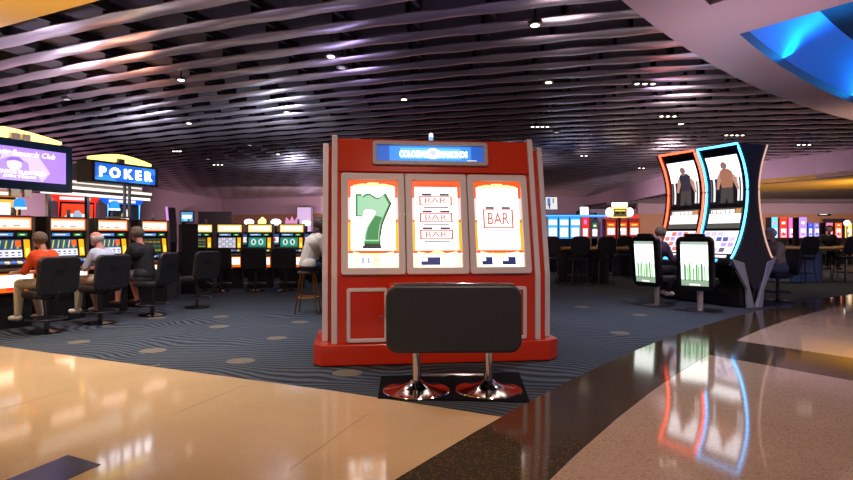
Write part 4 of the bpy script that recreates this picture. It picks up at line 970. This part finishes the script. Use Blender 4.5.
    if jacket: region_child(me, 'jacket', P, lambda i: reg[i] in torso and (co[i].z > hipz-.12) and not (abs(co[i].x) < .07 and co[i].y > lean*.5+.05), .022, jacket)
    lg = {'thighl', 'thighr'} | (set() if shorts else {'calfl', 'calfr'})
    region_child(me, 'shorts' if shorts else 'trousers', P, lambda i: reg[i] in lg or (reg[i] == 'torso' and co[i].z < hipz), .014 if not shorts else .016, legs)
    for fn in ('footl', 'footr'): region_child(me, 'shoe', P, lambda i: reg[i] == fn, .008, shoe)
    Ri = R.inverted()
    def hairk(i):
        if reg[i] not in ('head', 'neck'): return False
        q = Ri @ (co[i]-hc)
        if bald: return q.y < .03 and -.07 < q.z < .055 and not (q.z > .07)
        if longhair: return (q.y < .045 or q.z > .085) and q.z > -.13
        return (q.y < .02 and q.z > -.06) or (q.z > .065 and q.y < .085)
    region_child(me, 'hair', P, hairk, .016 if not longhair else .028, hair)
    m = MB()
    for s in (-1, 1):
        c = hc+R @ Vector((s*.032, .083, .012)); m.ball(tuple(c), .011, mat('eye_white', rgb(225, 220, 215), .3), 10); c2 = hc+R @ Vector((s*.032, .092, .012)); m.ball(tuple(c2), .005, mat('iris', rgb(40, 30, 25), .3), 8)
    m.build('eyes', P, True)
    return P
SK1 = mat('skin_fair', rgb(214, 158, 128), .55, noise=.04, nscale=12); SK2 = mat('skin_rosy', rgb(222, 150, 130), .55, noise=.04, nscale=12)
HG = mat('hair_grey_brown', rgb(112, 98, 84), .7, noise=.3, nscale=60); HW = mat('hair_white', rgb(214, 208, 204), .7, noise=.15, nscale=60); HD = mat('hair_dark', rgb(58, 44, 38), .6, noise=.3, nscale=60)
M_or = mat('orange_cloth', rgb(232, 84, 30), .85, bump=.1, nscale=40); M_kh = mat('khaki_cloth', rgb(196, 182, 160), .85); M_ws = mat('white_shoe', rgb(220, 216, 212), .6)
M_bs = mat('pale_blue_cloth', rgb(190, 198, 218), .85, noise=.15, nscale=70); M_bk = mat('black_cloth', rgb(18, 18, 22), .8); M_gs = mat('grey_cloth', rgb(96, 98, 112), .85); M_br = mat('brown_leather', rgb(70, 44, 34), .5)
M_cw = mat('cream_cardigan', rgb(216, 206, 192), .9, bump=.2, nscale=60); M_pp = mat('plum_cloth', rgb(66, 48, 72), .85); M_tc = mat('tan_cloth', rgb(190, 160, 134), .85); M_nv = mat('navy_cloth', rgb(40, 44, 70), .85)
person('seated person in an orange top and khaki trousers playing the first slot', (-5.30, 8.42, 0), math.radians(76), .585, SK1, HG, M_or, M_kh, M_ws, lean=.10, scale=.89)
person('seated person in a pale blue shirt playing between the orange-topped and black-jacketed players', (-4.90, 9.22, 0), math.radians(80), .585, SK2, HW, M_bs, M_kh, M_ws, lean=.13, bald=True, scale=.90)
person('seated person in a black jacket and grey shorts playing a slot machine', (-4.72, 10.08, 0), math.radians(72), .585, SK2, HG, M_bk, M_gs, M_br, lean=.10, shorts=True, longsleeve=True, jacket=M_bk, scale=1.0)
person('person in a cream cardigan on a brass-legged bar stool beside the red machine', (-2.04, 10.35, 0), math.radians(-62), .74, SK1, HD, M_gs, M_nv, M_bk, lean=.14, longsleeve=True, jacket=M_cw, foot=.3, hand=(.5, 1.02), longhair=True)
person('seated person in dark clothes and white shoes on the lit-back stool', (4.36, 11.62, 0), math.radians(-62), .585, SK2, HG, M_pp, M_bk, M_ws, lean=.16, longsleeve=True, scale=1.02)
person('seated person in a tan top on the rear side of the curved machines', (7.22, 12.3, 0), math.radians(95), .585, SK2, HW, M_tc, M_gs, M_bk, lean=.10, scale=1.0)
clone(ST, (7.20, 12.3, 0), math.radians(95), 'dark stool under the tan-topped person behind the curved machines')
person('dark-clothed person seated in the distance beside the white ball lamp', (12.6, 18.9, 0), math.radians(170), .74, SK1, HD, M_bk, M_bk, M_bk, lean=.1, longsleeve=True, foot=.3)
# brass stool and ledge for the cardigan wearer
t = thing('bar_stool', 'brass-legged bar stool under the person in the cream cardigan', 'stool', (-2.04, 10.33, 0))
m = MB(); m.lathe([(.17, .68), (.18, .70), (.17, .735)], M_br, 24); m.build('seat', t, True)
for sx in (-1, 1):
    for sy in (-1, 1):
        m = MB(); m.tube([(sx*.10, sy*.10, .69), (sx*.19, sy*.19, 0)], .014, M_brass, 8); m.build('leg', t)
m = MB(); m.tube([(-.155, -.155, .28), (.155, -.155, .28), (.155, .155, .28), (-.155, .155, .28)], .010, M_brass, 6, True); m.build('foot_rest', t)
t = thing('high_table', 'dark high table in front of the cardigan wearer, behind the red machine', 'table', (-.95, 10.85, 0))
clone(BC, (12.6, 18.9, 0), math.radians(170), 'dark chair under the dark-clothed person by the white ball lamp')
m = MB(); m.prism(rrpts(-.4, .4, -.4, .4, .1), .97, 1.0, M_blackm, 'z'); m.build('tabletop', t); m = MB(); m.lathe([(.25, 0), (.25, .02), (.04, .04), (.04, .97)], M_pole, 20); m.build('pedestal', t)
